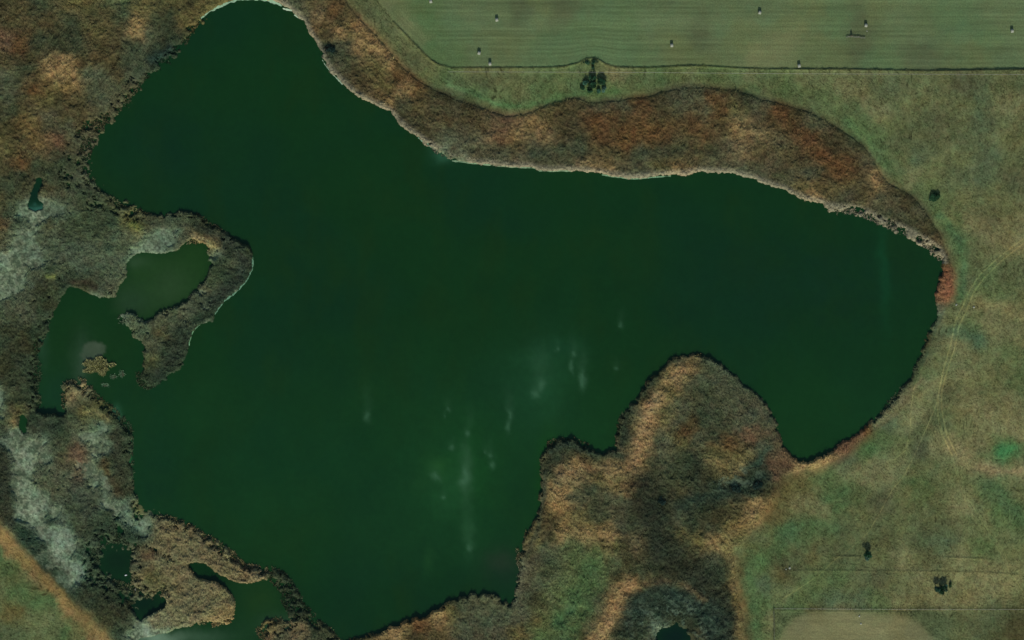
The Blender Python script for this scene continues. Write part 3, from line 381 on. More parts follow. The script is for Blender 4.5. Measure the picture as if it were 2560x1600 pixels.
for sp, w_, rgb, a_ in [('1600,1210 1625,1290 1650,1370 1700,1420 1760,1460 1800,1530 1815,1640', 48, (38, 42, 31), .88), ('1690,1260 1760,1245 1840,1225 1900,1195', 20, (37, 49, 38), .8),
        ('1570,1560 1590,1500 1650,1480 1720,1490 1780,1550 1790,1640', 34, (36, 48, 38), .8), ('1600,1462 1660,1452 1720,1468 1760,1500', 9, (84, 72, 48), .6), ('1586,1458 1562,1478 1545,1515 1520,1553 1488,1605 1470,1640', 14, (130, 104, 66), .95),
        ('1935,1250 1890,1295 1840,1320 1800,1345 1830,1400 1836,1470 1850,1530 1855,1640', 15, (110, 92, 54), .7), ('1380,1215 1400,1270 1420,1330 1480,1340 1530,1335', 17, (112, 92, 56), .55), ('1640,990 1612,1050 1598,1110 1590,1150', 17, (132, 106, 70), .8),
        ('1660,955 1700,930 1730,925', 13, (126, 102, 66), .6), ('1400,1175 1450,1172 1560,1165', 12, (122, 98, 64), .6), ('1500,1300 1560,1290 1600,1330', 18, (60, 62, 42), .5),
        ('1440,1390 1470,1450 1430,1530 1380,1600', 44, (66, 76, 44), .8), ('1470,1420 1430,1510 1400,1560', 18, (56, 80, 48), .6), ('60,1335 110,1400 150,1450 195,1520', 17, (32, 46, 34), .9), ('5,1330 35,1372 75,1412 120,1455 165,1500 215,1550 265,1605', 12, (114, 97, 57), .8),
        ('10,1120 12,1200 20,1290', 22, (42, 44, 32), .8), ('30,860 50,930 60,1000', 28, (48, 52, 36), .6), ('55,1060 100,1060 150,1060', 20, (38, 46, 34), .8), ('290,1090 295,1150 300,1210', 14, (50, 52, 37), .7),
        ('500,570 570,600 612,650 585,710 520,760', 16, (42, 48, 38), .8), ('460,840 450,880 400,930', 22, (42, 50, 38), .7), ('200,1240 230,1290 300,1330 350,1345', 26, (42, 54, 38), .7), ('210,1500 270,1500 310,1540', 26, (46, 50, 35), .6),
        ('340,545 400,555 450,545', 9, (40, 50, 36), .7), ('380,150 400,140 425,125', 12, (34, 50, 42), .8), ('820,115 832,130', 9, (30, 42, 34), .8), ('860,215 920,245 1000,300 1060,350', 16, (58, 52, 34), .5),  # first stroke: shade along the south shore put into the reed colour
        ('1120,210 1180,235 1250,262', 7, (78, 108, 66), .5), ('1250,262 1320,262 1400,238 1480,236 1540,232', 10, (62, 96, 54), .5), ('2110,300 2170,350 2210,410', 14, (74, 100, 60), .5), ('2350,540 2395,600 2410,660 2400,740', 13, (62, 90, 56), .6),
        ('2505,1132 2528,1122', 19, (52, 100, 58), .9), ('2460,1200 2520,1260 2560,1300', 24, (60, 84, 54), .6), ('2380,830 2420,830 2450,860', 16, (62, 86, 60), .6), ('1960,1330 2010,1310 2080,1320', 22, (60, 84, 52), .7), ('2060,1250 2110,1220', 18, (62, 86, 52), .6),
        ('1880,1380 1880,1450 1890,1520 1895,1600', 16, (66, 86, 52), .7), ('2280,1420 2360,1500 2450,1480 2540,1440', 30, (108, 106, 68), .5), ('2420,1000 2480,1060 2540,1060', 34, (108, 104, 68), .5), ('2380,1120 2420,1160 2480,1180', 22, (112, 104, 72), .5),
        ('2440,760 2500,770 2560,790', 16, (112, 106, 68), .55), ('2450,1170 2520,1180 2570,1172', 9, (122, 108, 74), .7), ('2430,560 2500,600 2560,620', 24, (104, 100, 66), .5), ('2120,1180 2200,1190 2250,1160', 26, (100, 102, 68), .5), ('2200,1060 2250,1010 2300,950', 9, (104, 96, 66), .6),
        ('1690,895 1650,927 1622,962 1600,985 1577,1015 1562,1060 1556,1110', 11, (40, 50, 36), .8), ('1375,1125 1420,1110 1480,1132 1548,1140', 12, (38, 50, 38), .8), ('1366,1180 1362,1230 1352,1290 1332,1350 1312,1400', 8, (54, 58, 42), .75), ('1310,1410 1300,1460 1290,1510', 12, (84, 84, 62), .6),  # headland edge strokes: dark reeds, with soft shore shade painted into their colour
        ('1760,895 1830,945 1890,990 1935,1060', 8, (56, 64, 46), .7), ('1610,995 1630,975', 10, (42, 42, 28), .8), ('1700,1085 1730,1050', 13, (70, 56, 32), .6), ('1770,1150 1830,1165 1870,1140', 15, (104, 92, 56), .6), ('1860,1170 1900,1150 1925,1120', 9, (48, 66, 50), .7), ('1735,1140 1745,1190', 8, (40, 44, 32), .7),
        ('1500,340 1480,310 1520,290', 26, (88, 60, 34), .5), ('1560,350 1640,320', 24, (90, 64, 34), .5), ('1950,290 2000,340 2070,400 2110,430', 20, (86, 60, 36), .5), ('1330,385 1400,375 1450,370', 14, (54, 62, 44), .6), ('1590,385 1660,385', 16, (56, 62, 44), .6), ('1850,300 1900,330 1950,360', 22, (92, 86, 60), .4), ('1740,270 1760,330', 18, (82, 70, 44), .3),
        ('50,610 150,640 260,650', 50, (76, 82, 62), .55), ('100,1110 170,1200 220,1290', 36, (70, 74, 56), .5), ('280,1240 330,1300 370,1335', 14, (84, 94, 74), .6), ('2362,680 2372,715 2366,745', 12, (110, 74, 50), .9),
        ('175,992 197,975 212,960', 13, (116, 102, 68), .85), ('205,1028 240,1030 266,1044', 9, (108, 100, 60), .8), ('262,1150 268,1180', 12, (62, 54, 32), .8), ('280,1200 295,1235', 14, (58, 52, 34), .8), ('190,1120 210,1150 200,1190', 18, (88, 70, 54), .6),
        ('484,590 510,598 530,612', 5, (134, 124, 84), .8), ('330,560 345,568', 7, (104, 104, 52), .8), ('120,686 140,690', 4, (112, 118, 60), .8), ('120,668 140,668', 7, (36, 46, 30), .7), ('85,700 115,712 160,700', 10, (46, 50, 36), .7), ('180,705 215,708 238,722', 8, (52, 46, 34), .7),
        ('150,165 180,180 190,215', 22, (116, 90, 54), .6), ('60,300 80,330 100,370', 24, (94, 76, 44), .5), ('700,10 760,40', 10, (96, 88, 60), .5)]:
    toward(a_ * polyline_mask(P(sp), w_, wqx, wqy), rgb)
KL = 0.60                                                   # flat ground brightness over albedo
# fibrous plant texture, direction turning slowly across the marsh
ang = fbm(PX, PY, 300, 2, 3) * 2.4
cu, su = np.cos(ang), np.sin(ang)
U = PX * cu + PY * su; V = -PX * su + PY * cu
fib = vnoise(U, V * 3.2, 11, 2) + 0.7 * vnoise(U, V * 2.6, 5.5, 4)
med = fbm(PX, PY, 16, 3, 7, .6)
big = fbm(PX, PY, 90, 4, 1, .6)
fine = vnoise(PX, PY, 3.1, 3)
spk = vnoise(U, V * 1.8, 8, 1) + .7 * vnoise(U, V * 1.7, 4.5, 6)
spk = -np.clip(-spk - .22, 0, 1) * 2.2                     # dark gaps between tussocks
tone = 1.03 + 0.28 * fib + 0.20 * med + 0.10 * big + 0.26 * fine + .5 * spk
COL = COL * (1 - isM[..., None] * (1 - np.array((.95, 1.01, .98))))
lum_ = COL.mean(-1, keepdims=True)
COL = COL + (lum_ - COL) * (.05 * isM)[..., None]
flat_ = isM * sstep(700, 640, PX) * sstep(430, 520, PY)
fn_ = fbm(PX, PY, 15, 4, 5, .8); fn_ = fn_ / fn_.std()
pm = sstep(.12, -.18, HGT - .70 + .22 * fn_) * flat_
toward(.5 * pm, (88, 100, 78))
toward(.25 * (1 - pm) * flat_ * sstep(1.15, .7, HGT), (50, 60, 44))
HGT = np.where(flat_ > .5, np.where(pm > .5, np.minimum(HGT, .3), HGT), HGT)
hue = fbm(PX, PY, 40, 5, 3, .72) * np.where(zone == 2, .35, np.where(zone == 1, .55, .6))
hue2 = fbm(PX, PY, 14, 3, 6, .7) * np.where(zone == 2, .3, np.where(zone == 1, .6, .8))
COL = COL * np.stack([1 + .24 * hue - .05 * hue2, 1 - .03 * hue + .16 * hue2, 1 - .22 * hue + .05 * hue2], -1)
# mown rows in the field, bending round the bulge in its edge and along its slanting side
bul = np.exp(-((PX - 1480) / 42.0) ** 2)
dec = np.exp(-np.clip(168 - PY, 0, 400) / 55.0)
vrow = PY + 24 * bul * dec
dd = ((PX - 1024) * 0.707 - (PY - 95) * 0.707)              # distance from the slanting side
vrow2 = -dd
mixd = sstep(60, 20, dd + (PY - 95) * 0.0) * sstep(190, 130, PY)
row = lambda v, sc: np.sin(v * 2 * np.pi / sc)
rn = vnoise(PX / 26.0, vrow * 1.0, 2.3, 1) + 0.8 * vnoise(PX / 40.0, vrow, 5.0, 2) + .8 * vnoise(PX / 60., vrow, 11.0, 5)
rn2 = vnoise((PX + PY) / 26.0, vrow2, 3.0, 1) + 0.8 * vnoise((PX + PY) / 40.0, vrow2, 7.0, 2)
rows = rn * (1 - mixd) + rn2 * mixd
tfield = 1 + 0.20 * rows + 0.05 * row(vrow, 11.5) * (1 - mixd) + 0.08 * big + 0.08 * fine + .06 * med
# tussocky meadow; combed diagonal grass along the belt north-east of the reeds
comb = blob(2120, 330, 190, 60, 38) + blob(1180, 230, 120, 40, 28) + blob(1000, 110, 120, 40, 45)
ca, sa = math.cos(math.radians(38)), math.sin(math.radians(38))
U2 = PX * ca + PY * sa; V2 = -PX * sa + PY * ca
cmb = vnoise(U2, V2 * 3.6, 22, 2) + .6 * vnoise(U2, V2 * 3, 10, 5)
tmead = 1 + 0.27 * fib * (1 - .6 * np.clip(comb, 0, 1)) + 0.34 * cmb * np.clip(comb, 0, 1) + 0.20 * med + 0.18 * big + 0.34 * fine + 1.1 * spk
zf = zb[2][..., 0]; zm = zb[1][..., 0]; zr = zb[0][..., 0]
tone = (tone * zr + tmead * zm + tfield * zf) / (zf + zm + zr)
# ploughed plot in the south-east
tl = blur(tilled, 3)
COL = COL * (1 - tl[..., None]) + (0.4 * COL + 0.6 * s2l((101, 99, 68))) * tl[..., None]
ring_ = (1 - tl) * (zone == 1) * sstep(1524, 1530, PY) * sstep(1932, 1940, PX) * sstep(2420, 2330, PX)
COL = COL * (1 - .6 * ring_[..., None]) + s2l((68, 78, 50)) * .6 * ring_[..., None]
trow = vnoise(PX / 20, PY, 2.6, 3) + vnoise(PX / 30, PY, 6, 4)
tone = tone * (1 - tl) + (1 + .16 * trow + .1 * big + .05 * fine) * tl
ALB = COL * np.clip(tone, .35, 1.9)[..., None] / KL
# salt-crusted mud: pale, mottled, no reeds
mott = 1.5 * fbm(PX, PY, 17, 4, 0, .8)
pale = sstep(.75, .35, HGT) * zr / (zf + zm + zr)
n7_ = fbm(PX, PY, 7.5, 2, 6, .8); n7_ = n7_ / n7_.std()
ALB = ALB * (1 + pale * (mott * 0.5 + .5 * fine))[..., None]
hl = pale * (PX < 700) * (sstep(.9, 1.6, n7_ + .9 * fbm(PX, PY, 40, 2, 3) * 2) * .75)
ALB = ALB * (1 - hl[..., None]) + s2l((50, 62, 46)) / KL * hl[..., None]
fl = np.clip(blob(1680, 1550, 110, 60) + .8 * blob(1840, 1200, 70, 30, -15), 0, 1) * sstep(.12, .5, fbm(PX, PY, 13, 3, 2, .75) * 1.4) * (HGT > .3)
ALB = ALB * (1 - .7 * fl[..., None]) + s2l((80, 96, 76)) / KL * .7 * fl[..., None]

# ---------------------------------------------------------------- terrain heights
rough_m = 0.10 * fib + 0.12 * med + 0.07 * fine
Z = 0.42 + 0.25 * big + rough_m * (zm + zr) + (0.035 * rows) * zf
Z = Z + 0.5 * zm * sstep(1800, 2600, PX) + .2 * zf
# uncut bank along the field edge, grass lines
EDGE = [(p[0], p[1] + 3) for p in FIELD[3:-2]]
TR = {'a': P('2600,566 2560,596 2502,638 2449,686 2423,725 2404,770 2388,800 2376,861 2357,927 2344,990 2344,1038 2354,1086 2370,1117 2380,1139'), 'h': P('2381,1145 2395,1200 2415,1261 2449,1316 2497,1375 2523,1427 2555,1475 2600,1540'),
      'b': P('2600,578 2560,607 2510,646 2460,694 2434,730 2416,775 2398,812 2386,870 2366,930 2352,985 2354,1025 2364,1080 2380,1115 2392,1139'),
      'c': P('2343,1000 2333,1030 2311,1080 2285,1139 2259,1191 2232,1221 2200,1280 2169,1332 2121,1375 2084,1401 2047,1438 1999,1470 1936,1510'),
      'd': P('1110,177 1300,177 1600,179 1900,182 2200,184 2640,185'), 'e': P('1110,183 1300,182.5 1600,184 1900,187 2200,189 2640,190'),
      'g': P('2305,915 2283,975 2276,1030 2276,1075 2264,1125 2235,1150'), 'f': P('2425,1255 2458,1310 2505,1370 2531,1422 2565,1470')}
LINES = [(P('1935,1521 2100,1522 2300,1523 2640,1523'), .2), (P('1935,1521 1936,1640'), .45), (P('1960,1426 2160,1427 2300,1428 2420,1430 2545,1436'), .2),
         (P('2080,1391 2150,1391'), .3), (P('2370,1394 2456,1396'), .3), (P('0,1188 150,1190'), .1), (P('1936,1526 2100,1528 2300,1530'), .2)]
trk = np.zeros_like(PX)
for k, p in TR.items(): trk = np.maximum(trk, polyline_mask(p, 4.0))
bank = polyline_mask(EDGE, 2.6)
Z = Z * (1 - trk) + blur(Z, 6) * trk
Z = Z + bank * (0.75 + .3 * med) * (1 - trk)
for p, h in LINES: Z = Z + polyline_mask(p, 2.2) * h
ALB = ALB * (1 - 0.35 * bank)[..., None]
for p, h in LINES: ALB = ALB * (1 - 1.2 * h * (.7 + 1.2 * np.clip(med, -.5, .5)) * polyline_mask(p, 2.6))[..., None]
# shore and lake bed
sh = sstep(0.42, 0.75, landd)
Z = -1.2 + (Z + 1.2) * sstep(0.22, 0.62, landd)
Z = np.where(water, np.minimum(Z, -0.25), np.maximum(Z, 0.06))

def zat(px, py):
    c = np.clip(np.rint((np.asarray(px) - GX[0]) / ST).astype(int), 0, NC - 1)
    r = np.clip(np.rint((np.asarray(py) - GY[0]) / ST).astype(int), 0, NR - 1)
    return Z[r, c]

# one ground sheet: fine in the middle, widening steps out to the horizon
out = [8, 24, 60, 140, 320, 800, 2000, 5000, 12000, 30000, 80000]
XS = np.concatenate([[GX[0] - o for o in out[::-1]], GX, [GX[-1] + o for o in out]])
YS = np.concatenate([[GY[0] - o for o in out[::-1]], GY, [GY[-1] + o for o in out]])
k = len(out)
ZP = np.pad(Z, k, mode='edge'); AP = np.pad(ALB, ((k, k), (k, k), (0, 0)), mode='edge')
ring = np.ones_like(ZP); ring[k:-k, k:-k] = 0
ZP = np.where(ring > 0, 0.6, ZP)
GXX, GYY = np.meshgrid(XS, YS)
far = s2l((84, 92, 60)) / KL
AP = np.where(ring[..., None] > 0, 0.35 * AP + 0.65 * far, AP)
def grid_mesh(name, X, Y, Zz, C, mat):
    r, c = X.shape
    v = np.stack([wx(X).ravel(), wy(Y).ravel(), Zz.ravel()], 1)
    i = np.arange(r * c).reshape(r, c)
    f = np.stack([i[:-1, :-1].ravel(), i[1:, :-1].ravel(), i[1:, 1:].ravel(), i[:-1, 1:].ravel()], 1)
    return make_mesh(name, v, f, mat, C.reshape(-1, 3))
M_ground = cover_material('grass_and_soil', fine=.22, scale=1.6)
tag(grid_mesh('ground', GXX, GYY, ZP, AP, M_ground), kind='structure')

# ---------------------------------------------------------------- water
WST = 4
wX = PX[::2, ::2]; wY = PY[::2, ::2]
wqX = wX + fbm(wX, wY, 34, 4, 3, .7) * 11; wqY = wY + fbm(wX, wY, 34, 4, 5, .7) * 14
def wlin(rgb): return np.maximum(.0008, (s2l(rgb) - np.array((.0028, .0042, .0056))) / 1.2)
def wb(x, y, rx, ry, a=0):
    c, s = math.cos(math.radians(a)), math.sin(math.radians(a))
    dx, dy = wqX - x, wqY - y
    return np.exp(-(((dx * c + dy * s) / rx) ** 2 + ((-dx * s + dy * c) / ry) ** 2))
WC = np.zeros(wX.shape + (3,)) + wlin((20, 50, 27))
def wmixc(m, rgb):
    global WC
    m = np.clip(m, 0, 1)[..., None]
    WC = WC * (1 - m) + wlin(rgb) * m
wmixc(0.55 * sstep(-.25, .5, fbm(wX, wY, 260, 3, 1)), (18, 46, 31))
wmixc(0.5 * sstep(-.1, .6, fbm(wX * 1.8, wY, 140, 4, 4)), (24, 49, 25))
wmixc(.5 * sstep(750, 1150, wY) * sstep(1500, 1350, wY) * (1 + .8 * fbm(wX, wY, 120, 4, 6)), (24, 58, 31))
for b in [(2210, 690, 14, 110, -2, (22, 64, 36), 1.1), (1120, 1150, 110, 160, 0, (25, 64, 34), .6), (1330, 960, 90, 110, 10, (27, 62, 38), .6), (2020, 700, 350, 150, 0, (19, 45, 32), .6), (420, 380, 140, 130, 0, (18, 45, 32), .6),
          (1370, 1180, 25, 90, 0, (24, 66, 24), .8), (1180, 1180, 70, 110, 0, (24, 66, 32), .7), (1360, 960, 60, 110, 12, (28, 66, 40), .65),
          (1165, 1190, 14, 60, 0, (52, 86, 58), .55), (1120, 1230, 40, 60, 0, (34, 76, 44), .4), (1172, 1340, 10, 45, 0, (42, 80, 50), .5), (1170, 1290, 18, 70, 0, (34, 70, 42), .5),
          (1095, 1165, 30, 30, 0, (34, 76, 34), .5), (1070, 1400, 14, 30, 0, (32, 68, 36), .5), (1400, 870, 60, 30, 0, (24, 60, 38), .4), (1350, 900, 30, 60, 0, (34, 68, 44), .4),
          (1050, 1210, 20, 20, 0, (30, 66, 36), .4), (1255, 1090, 60, 90, 0, (22, 56, 30), .4), (2000, 1110, 60, 40, 0, (24, 54, 28), .5), (760, 1150, 260, 120, 0, (18, 51, 31), .5),
          (620, 90, 110, 80, 0, (18, 46, 28), .4), (1550, 1000, 130, 60, 30, (22, 54, 28), .5), (480, 760, 60, 60, 0, (22, 52, 30), .3), (390, 1190, 70, 180, 0, (18, 46, 32), .5)]:
    wmixc(.9 * b[6] * wb(*b[:5]) * (1 + .5 * fbm(wX, wY, 30, 3, 2)), b[5])
rs = random.Random(3)
PL = [(1552, 815, 6, 9), (918, 1042, 8, 16), (1120, 1022, 6, 6), (1110, 1042, 3, 5), (1173, 1080, 7, 12), (1273, 1035, 6, 12), (1273, 1066, 6, 18), (1457, 955, 9, 20),
      (1455, 940, 6, 14), (1434, 887, 6, 7), (1543, 920, 6, 6), (1131, 1120, 7, 6), (1222, 1138, 6, 9), (1231, 1165, 6, 8), (1165, 1205, 13, 20), (1160, 1180, 8, 14), (1090, 1195, 12, 10),
      (1172, 1372, 5, 8), (1112, 1245, 6, 4), (1340, 985, 8, 18), (1430, 920, 6, 18), (1355, 962, 10, 16), (1390, 875, 4, 6), (1212, 1132, 3, 4)]
for x, y, rx, ry in PL:
    wmixc(.4 * wb(x, y, rx * .9, ry * .8) + .06 * wb(x, y - ry * 2.2, rx * 1.6, ry * 2.4), (66, 104, 76))
def crop(m): return blur(m, 6)[::2, ::2]
gp = crop(fill(GREENPOND))
wmixc(gp, (29, 57, 28)); wmixc(gp * .7 * wb(430, 720, 60, 60), (42, 66, 40)); wmixc(gp * .6 * wb(320, 760, 60, 50), (40, 62, 44)); wmixc(gp * .6 * wb(330, 655, 40, 20), (52, 76, 52))
lag = np.clip(wb(190, 880, 130, 130), 0, 1) * (wX < 345)
wmixc(.8 * blur(lag, 3), (24, 52, 27)); wmixc(.5 * wb(150, 990, 60, 60), (24, 54, 38)); wmixc(.6 * wb(105, 850, 16, 60), (40, 68, 48)); wmixc(.5 * wb(205, 900, 24, 60), (50, 72, 54))
wmixc(.85 * sstep(.3, .55, wb(232, 880, 36, 24, -20)) * (1 + .25 * fbm(wX, wY, 12, 2, 2)), (62, 76, 58)); wmixc(.6 * wb(207, 915, 12, 30), (50, 70, 52)); wmixc(.8 * wb(290, 1040, 10, 18), (50, 92, 66))
wmixc(.9 * wb(295, 1400, 70, 55), (18, 38, 26)); wmixc(.9 * wb(360, 1505, 50, 45), (15, 34, 26)); wmixc(.9 * wb(520, 1430, 60, 26, 25), (16, 42, 24))
wmixc(.9 * wb(650, 1500, 60, 50), (29, 56, 28)); wmixc(.8 * wb(700, 1570, 50, 30), (50, 76, 52)); wmixc(.7 * wb(600, 1580, 60, 40), (26, 54, 32)); wmixc(.8 * wb(500, 1595, 70, 20), (50, 76, 54)); wmixc(.95 * wb(390, 1598, 55, 16), (96, 120, 96))
wmixc(.95 * wb(1690, 1590, 60, 50), (15, 32, 28)); wmixc(.95 * wb(88, 485, 36, 46), (17, 42, 32)); wmixc(.8 * wb(95, 525, 30, 8), (50, 96, 80)); wmixc(.8 * wb(205, 330, 20, 26), (34, 66, 40))
wmixc(.8 * wb(148, 412, 16, 16), (28, 56, 36)); wmixc(.8 * wb(322, 1155, 7, 24), (40, 96, 56)); wmixc(.5 * wb(325, 1110, 4, 40), (44, 84, 54)); wmixc(.35 * wb(1110, 385, 30, 20), (60, 110, 84))
wmixc(.5 * wb(1270, 1430, 60, 50), (26, 44, 34)); wmixc(.6 * wb(1250, 1400, 40, 30), (38, 52, 38))
WC = WC * (1 + .10 * fbm(wX, wY, 60, 5, 0, .7) + .05 * vnoise(wX, wY, 5, 2))[..., None] / KL * 0.93
near = blur(water, 4)[::2, ::2] > 0.001
cell = near[:-1, :-1] | near[1:, 1:] | near[1:, :-1] | near[:-1, 1:]
idx = np.arange(wX.size).reshape(wX.shape)
f = np.stack([idx[:-1, :-1][cell], idx[1:, :-1][cell], idx[1:, 1:][cell], idx[:-1, 1:][cell]], 1)
used, inv = np.unique(f, return_inverse=True)
v = np.stack([wx(wX.ravel()[used]), wy(wY.ravel()[used]), np.zeros(len(used))], 1)
mw = cover_material('lake_water', rough=.12, spec=.5, fine=.05, scale=.35)
b_ = mw.node_tree.nodes['Principled BSDF']; b_.inputs['IOR'].default_value = 1.33
nb = mw.node_tree.nodes.new('ShaderNodeTexNoise'); nb.inputs['Scale'].default_value = .8; nb.inputs['Detail'].default_value = 4
gg = mw.node_tree.nodes.new('ShaderNodeNewGeometry'); bp = mw.node_tree.nodes.new('ShaderNodeBump')
bp.inputs['Strength'].default_value = .25; bp.inputs['Distance'].default_value = .05
mw.node_tree.links.new(gg.outputs['Position'], nb.inputs['Vector']); mw.node_tree.links.new(nb.outputs[0], bp.inputs['Height']); mw.node_tree.links.new(bp.outputs[0], b_.inputs['Normal'])
wo = make_mesh('lake_water', v, inv.reshape(-1, 4), mw, WC.reshape(-1, 3)[used])
tag(wo, kind='structure')

# ---------------------------------------------------------------- reed beds
HR = HGT * (1 + .35 * med + .2 * big) * sstep(.45, 1.0, blur(zone == 0, 9)) * (1 - .4 * np.clip(rag, 0, 1))
shoreb = sstep(.98, .6, landfar)
fringe = shoreb * (HGT > .5) * .9
tallS = np.zeros_like(PX)                                  # the tallest reeds stand on the south shores
for (x, y, rx, ry, a, k_) in [(1720, 890, 110, 22, 5, .9), (1620, 960, 25, 60, 30, 1.3), (1600, 1010, 30, 20, 0, 1.0), (1430, 1120, 110, 22, 5, 1.0), (1550, 1120, 25, 50, 0, .9),
        (480, 545, 100, 20, 10, .9), (600, 620, 40, 30, 40, .6), (2050, 1150, 120, 16, -28, .6), (2230, 1010, 120, 14, -45, .4), (1110, 1520, 180, 14, -24, .9), (520, 1350, 170, 20, 33, .9),
        (1210, 1488, 60, 12, 0, .5), (1345, 1230, 14, 60, 0, .9), (1310, 1370, 14, 60, 0, .6), (2345, 690, 12, 60, 0, .6), (1880, 970, 70, 14, 42, .6), (125, 1045, 60, 12, 3, .8), (1940, 1110, 14, 40, 0, .5)]:
    tallS = np.maximum(tallS, k_ * blob(x, y, rx, ry, a))
HR = HR + fringe * .25 + tallS * shoreb * .55
marsh = (zone == 0) & ~water & (HR > .5) & (landd > .3)
marsh |= (zone == 0) & ~water & (rag > .35) & (HR > .3)
HR = np.maximum(HR, .55)
top = np.maximum(Z, 0) + HR * (0.80 + 0.17 * fib + 0.20 * med + 0.26 * fine + .14 * vnoise(PX, PY, 6, 6))
edge = blur(marsh, 1)
top = np.where(edge > .98, top, np.maximum(Z, 0) + (top - np.maximum(Z, 0)) * sstep(.25, .95, edge))
RC = ALB * (1 + .1 * fine)[..., None]
rim = (.62 * sstep(.88, .6, landfar) * (HGT > .6) * (PY < 660) * (PX > 640))[..., None]           # pale dead outer stems; sunlit reed wall of the north shore painted in
RC = RC * (1 - rim) + s2l((118, 114, 92)) / KL * rim * (1 + .5 * fine + .3 * med)[..., None]
reg = np.zeros(PX.shape, int)
reg[(PX < 640) & (PY < 545)] = 1
reg[(PX >= 640) & (PY < 660)] = 2
reg[(PX < 700) & (PY >= 545) & (PY < 812)] = 3
hook = (PX > 275) & (PX < 700) & (PY > 545) & ((PX > 470) | (PY > 765)) & (PY < 1000)
reg[(PX < 275) & (PY >= 812) & (PY < 1700)] = 4
reg[(PX < 345) & (PY >= 812) & (PY < 1345)] = 4
reg[hook] = 5
matz = (PX > 325) & (PX < 645) & (PY > 1288) & (PY < 1700) & ~((PX < 372) & (PY < 1345))
reg[matz] = 6
reg[(PX >= 645) & (PX < 850) & (PY > 1300)] = 7
reg[(PX >= 850) & (PX < 1985) & (PY > 850)] = 8
reg[(PX >= 1985) & (PY > 790)] = 9
reg[(PX > 2300) & (PY >= 655) & (PY <= 790)] = 10
reg[(PX < 345) & (PY >= 1345) & (PY < 1700) & ~matz] = 4
RLAB = {1: 'wide rust and olive reed marsh filling the corner west of the lake head', 2: 'long curving brown reed belt between the north shore and the green meadow',
        3: 'matted grey green reeds on the flats west of the small green pond', 4: 'dark patchy reeds around the pale salt flats along the west edge',
        5: 'dark hooked reed spit jutting into the lake beside the small green pond', 6: 'tan floating reed mat with a ragged outline around a dark oval pool',
        7: 'thin broken strip of reeds between the lake and the pale bottom pool', 8: 'tan and dark reed headland bulging into the lake from the south',
        9: 'narrow reddish reed fringe along the curved southeast shore', 10: 'small bright rust reed patch on the far east shore by the tracks'}
M_reed = cover_material('reeds', fine=.25, scale=2.2)
def tufts(cells, n, z0, cc, lmin, lmax, wdt, seed, jit=.42):
    g = np.random.default_rng(seed)
    r, c = cells
    k = g.integers(0, len(r), n); r = r[k]; c = c[k]
    x = wx(GX[c] + g.uniform(-1, 1, n)); y = wy(GY[r] + g.uniform(-1, 1, n)); z = z0[r, c] - .12
    L = g.uniform(lmin, lmax, n); t = g.uniform(0, 2 * np.pi, n); tl_ = g.uniform(.5, 1.35, n)
    t = np.where(g.random(n) < .5, ang[r, c] * -1 + g.normal(0, .5, n), t)
    dx, dy, dz = np.cos(t) * np.sin(tl_) * L, np.sin(t) * np.sin(tl_) * L, np.cos(tl_) * L
    w = g.uniform(.5, 1, n) * wdt; qx, qy = -np.sin(t) * w / 2, np.cos(t) * w / 2
    b = np.stack([x, y, z], 1)
    v = np.stack([b + np.stack([qx, qy, 0 * qx], 1), b - np.stack([qx, qy, 0 * qx], 1), b + np.stack([dx - qx * .3, dy - qy * .3, dz], 1), b + np.stack([dx + qx * .3, dy + qy * .3, dz], 1)], 1).reshape(-1, 3)
    f = np.arange(n * 4).reshape(n, 4)
    cl = cc[r, c] * np.clip(1 + g.normal(0, jit, n), .45, 2.0)[:, None]
    return v, f, np.repeat(cl, 4, 0)
for rid, lab in RLAB.items():
    m = marsh & (reg == rid)
    cm = (marsh[:-1, :-1] | marsh[1:, :-1] | marsh[1:, 1:] | marsh[:-1, 1:]) & (reg[:-1, :-1] == rid)
    idx = np.arange(PX.size).reshape(PX.shape)
    f = np.stack([idx[:-1, :-1][cm], idx[1:, :-1][cm], idx[1:, 1:][cm], idx[:-1, 1:][cm]], 1)
    used, inv = np.unique(f, return_inverse=True)
    mm = marsh.ravel()[used]
    zz = np.where(mm, top.ravel()[used], np.where(water.ravel()[used], -.15, Z.ravel()[used] - .06))
    v = np.stack([wx(PX.ravel()[used]), wy(PY.ravel()[used]), zz], 1)
    f = inv.reshape(-1, 4)
    cc = RC.reshape(-1, 3)[used]
    rr, c_ = np.nonzero(m & (edge > .6))
    n = int(len(rr) * .55)
    tv, tf, tcol = tufts((rr, c_), n, top, RC, .5, 1.3, .34, rid)
    rr, c_ = np.nonzero((reg == rid) & water & (rag > .28) & (wmw > .15) & (wmw < .8) & (nc + rag > -.1))
    if len(rr) > 50:                                        # thin stems standing out in the shallows
        v2, f2, c2 = tufts((rr, c_), int(len(rr) * .9), np.maximum(Z, 0) + .2, RC * .9, .5, 1.2, .5, rid + 40)
        tf = np.concatenate([tf, f2 + len(tv)]); tv = np.concatenate([tv, v2]); tcol = np.concatenate([tcol, c2])
    o = make_mesh('reed_bed', np.concatenate([v, tv]), np.concatenate([f, tf + len(v)]), M_reed, np.concatenate([cc, tcol]))
    tag(o, lab, 'reeds', kind='stuff')
# meadow tussocks
mc = (zone == 1) & (trk < .3) & ~water & (landd > .8) & ~tilled
gsel = mc & (vnoise(PX, PY, 9, 1) + .8 * vnoise(PX, PY, 30, 6) > -.05)
rr, c_ = np.nonzero(gsel)
tv, tf, tcol = tufts((rr, c_), 190000, Z, ALB, .25, .8, .26, 77, .3)
tag(make_mesh('meadow_grass', tv, tf, M_reed, tcol), 'rough uncut grass tussocks of the meadow beside the lake', 'grass', kind='stuff')

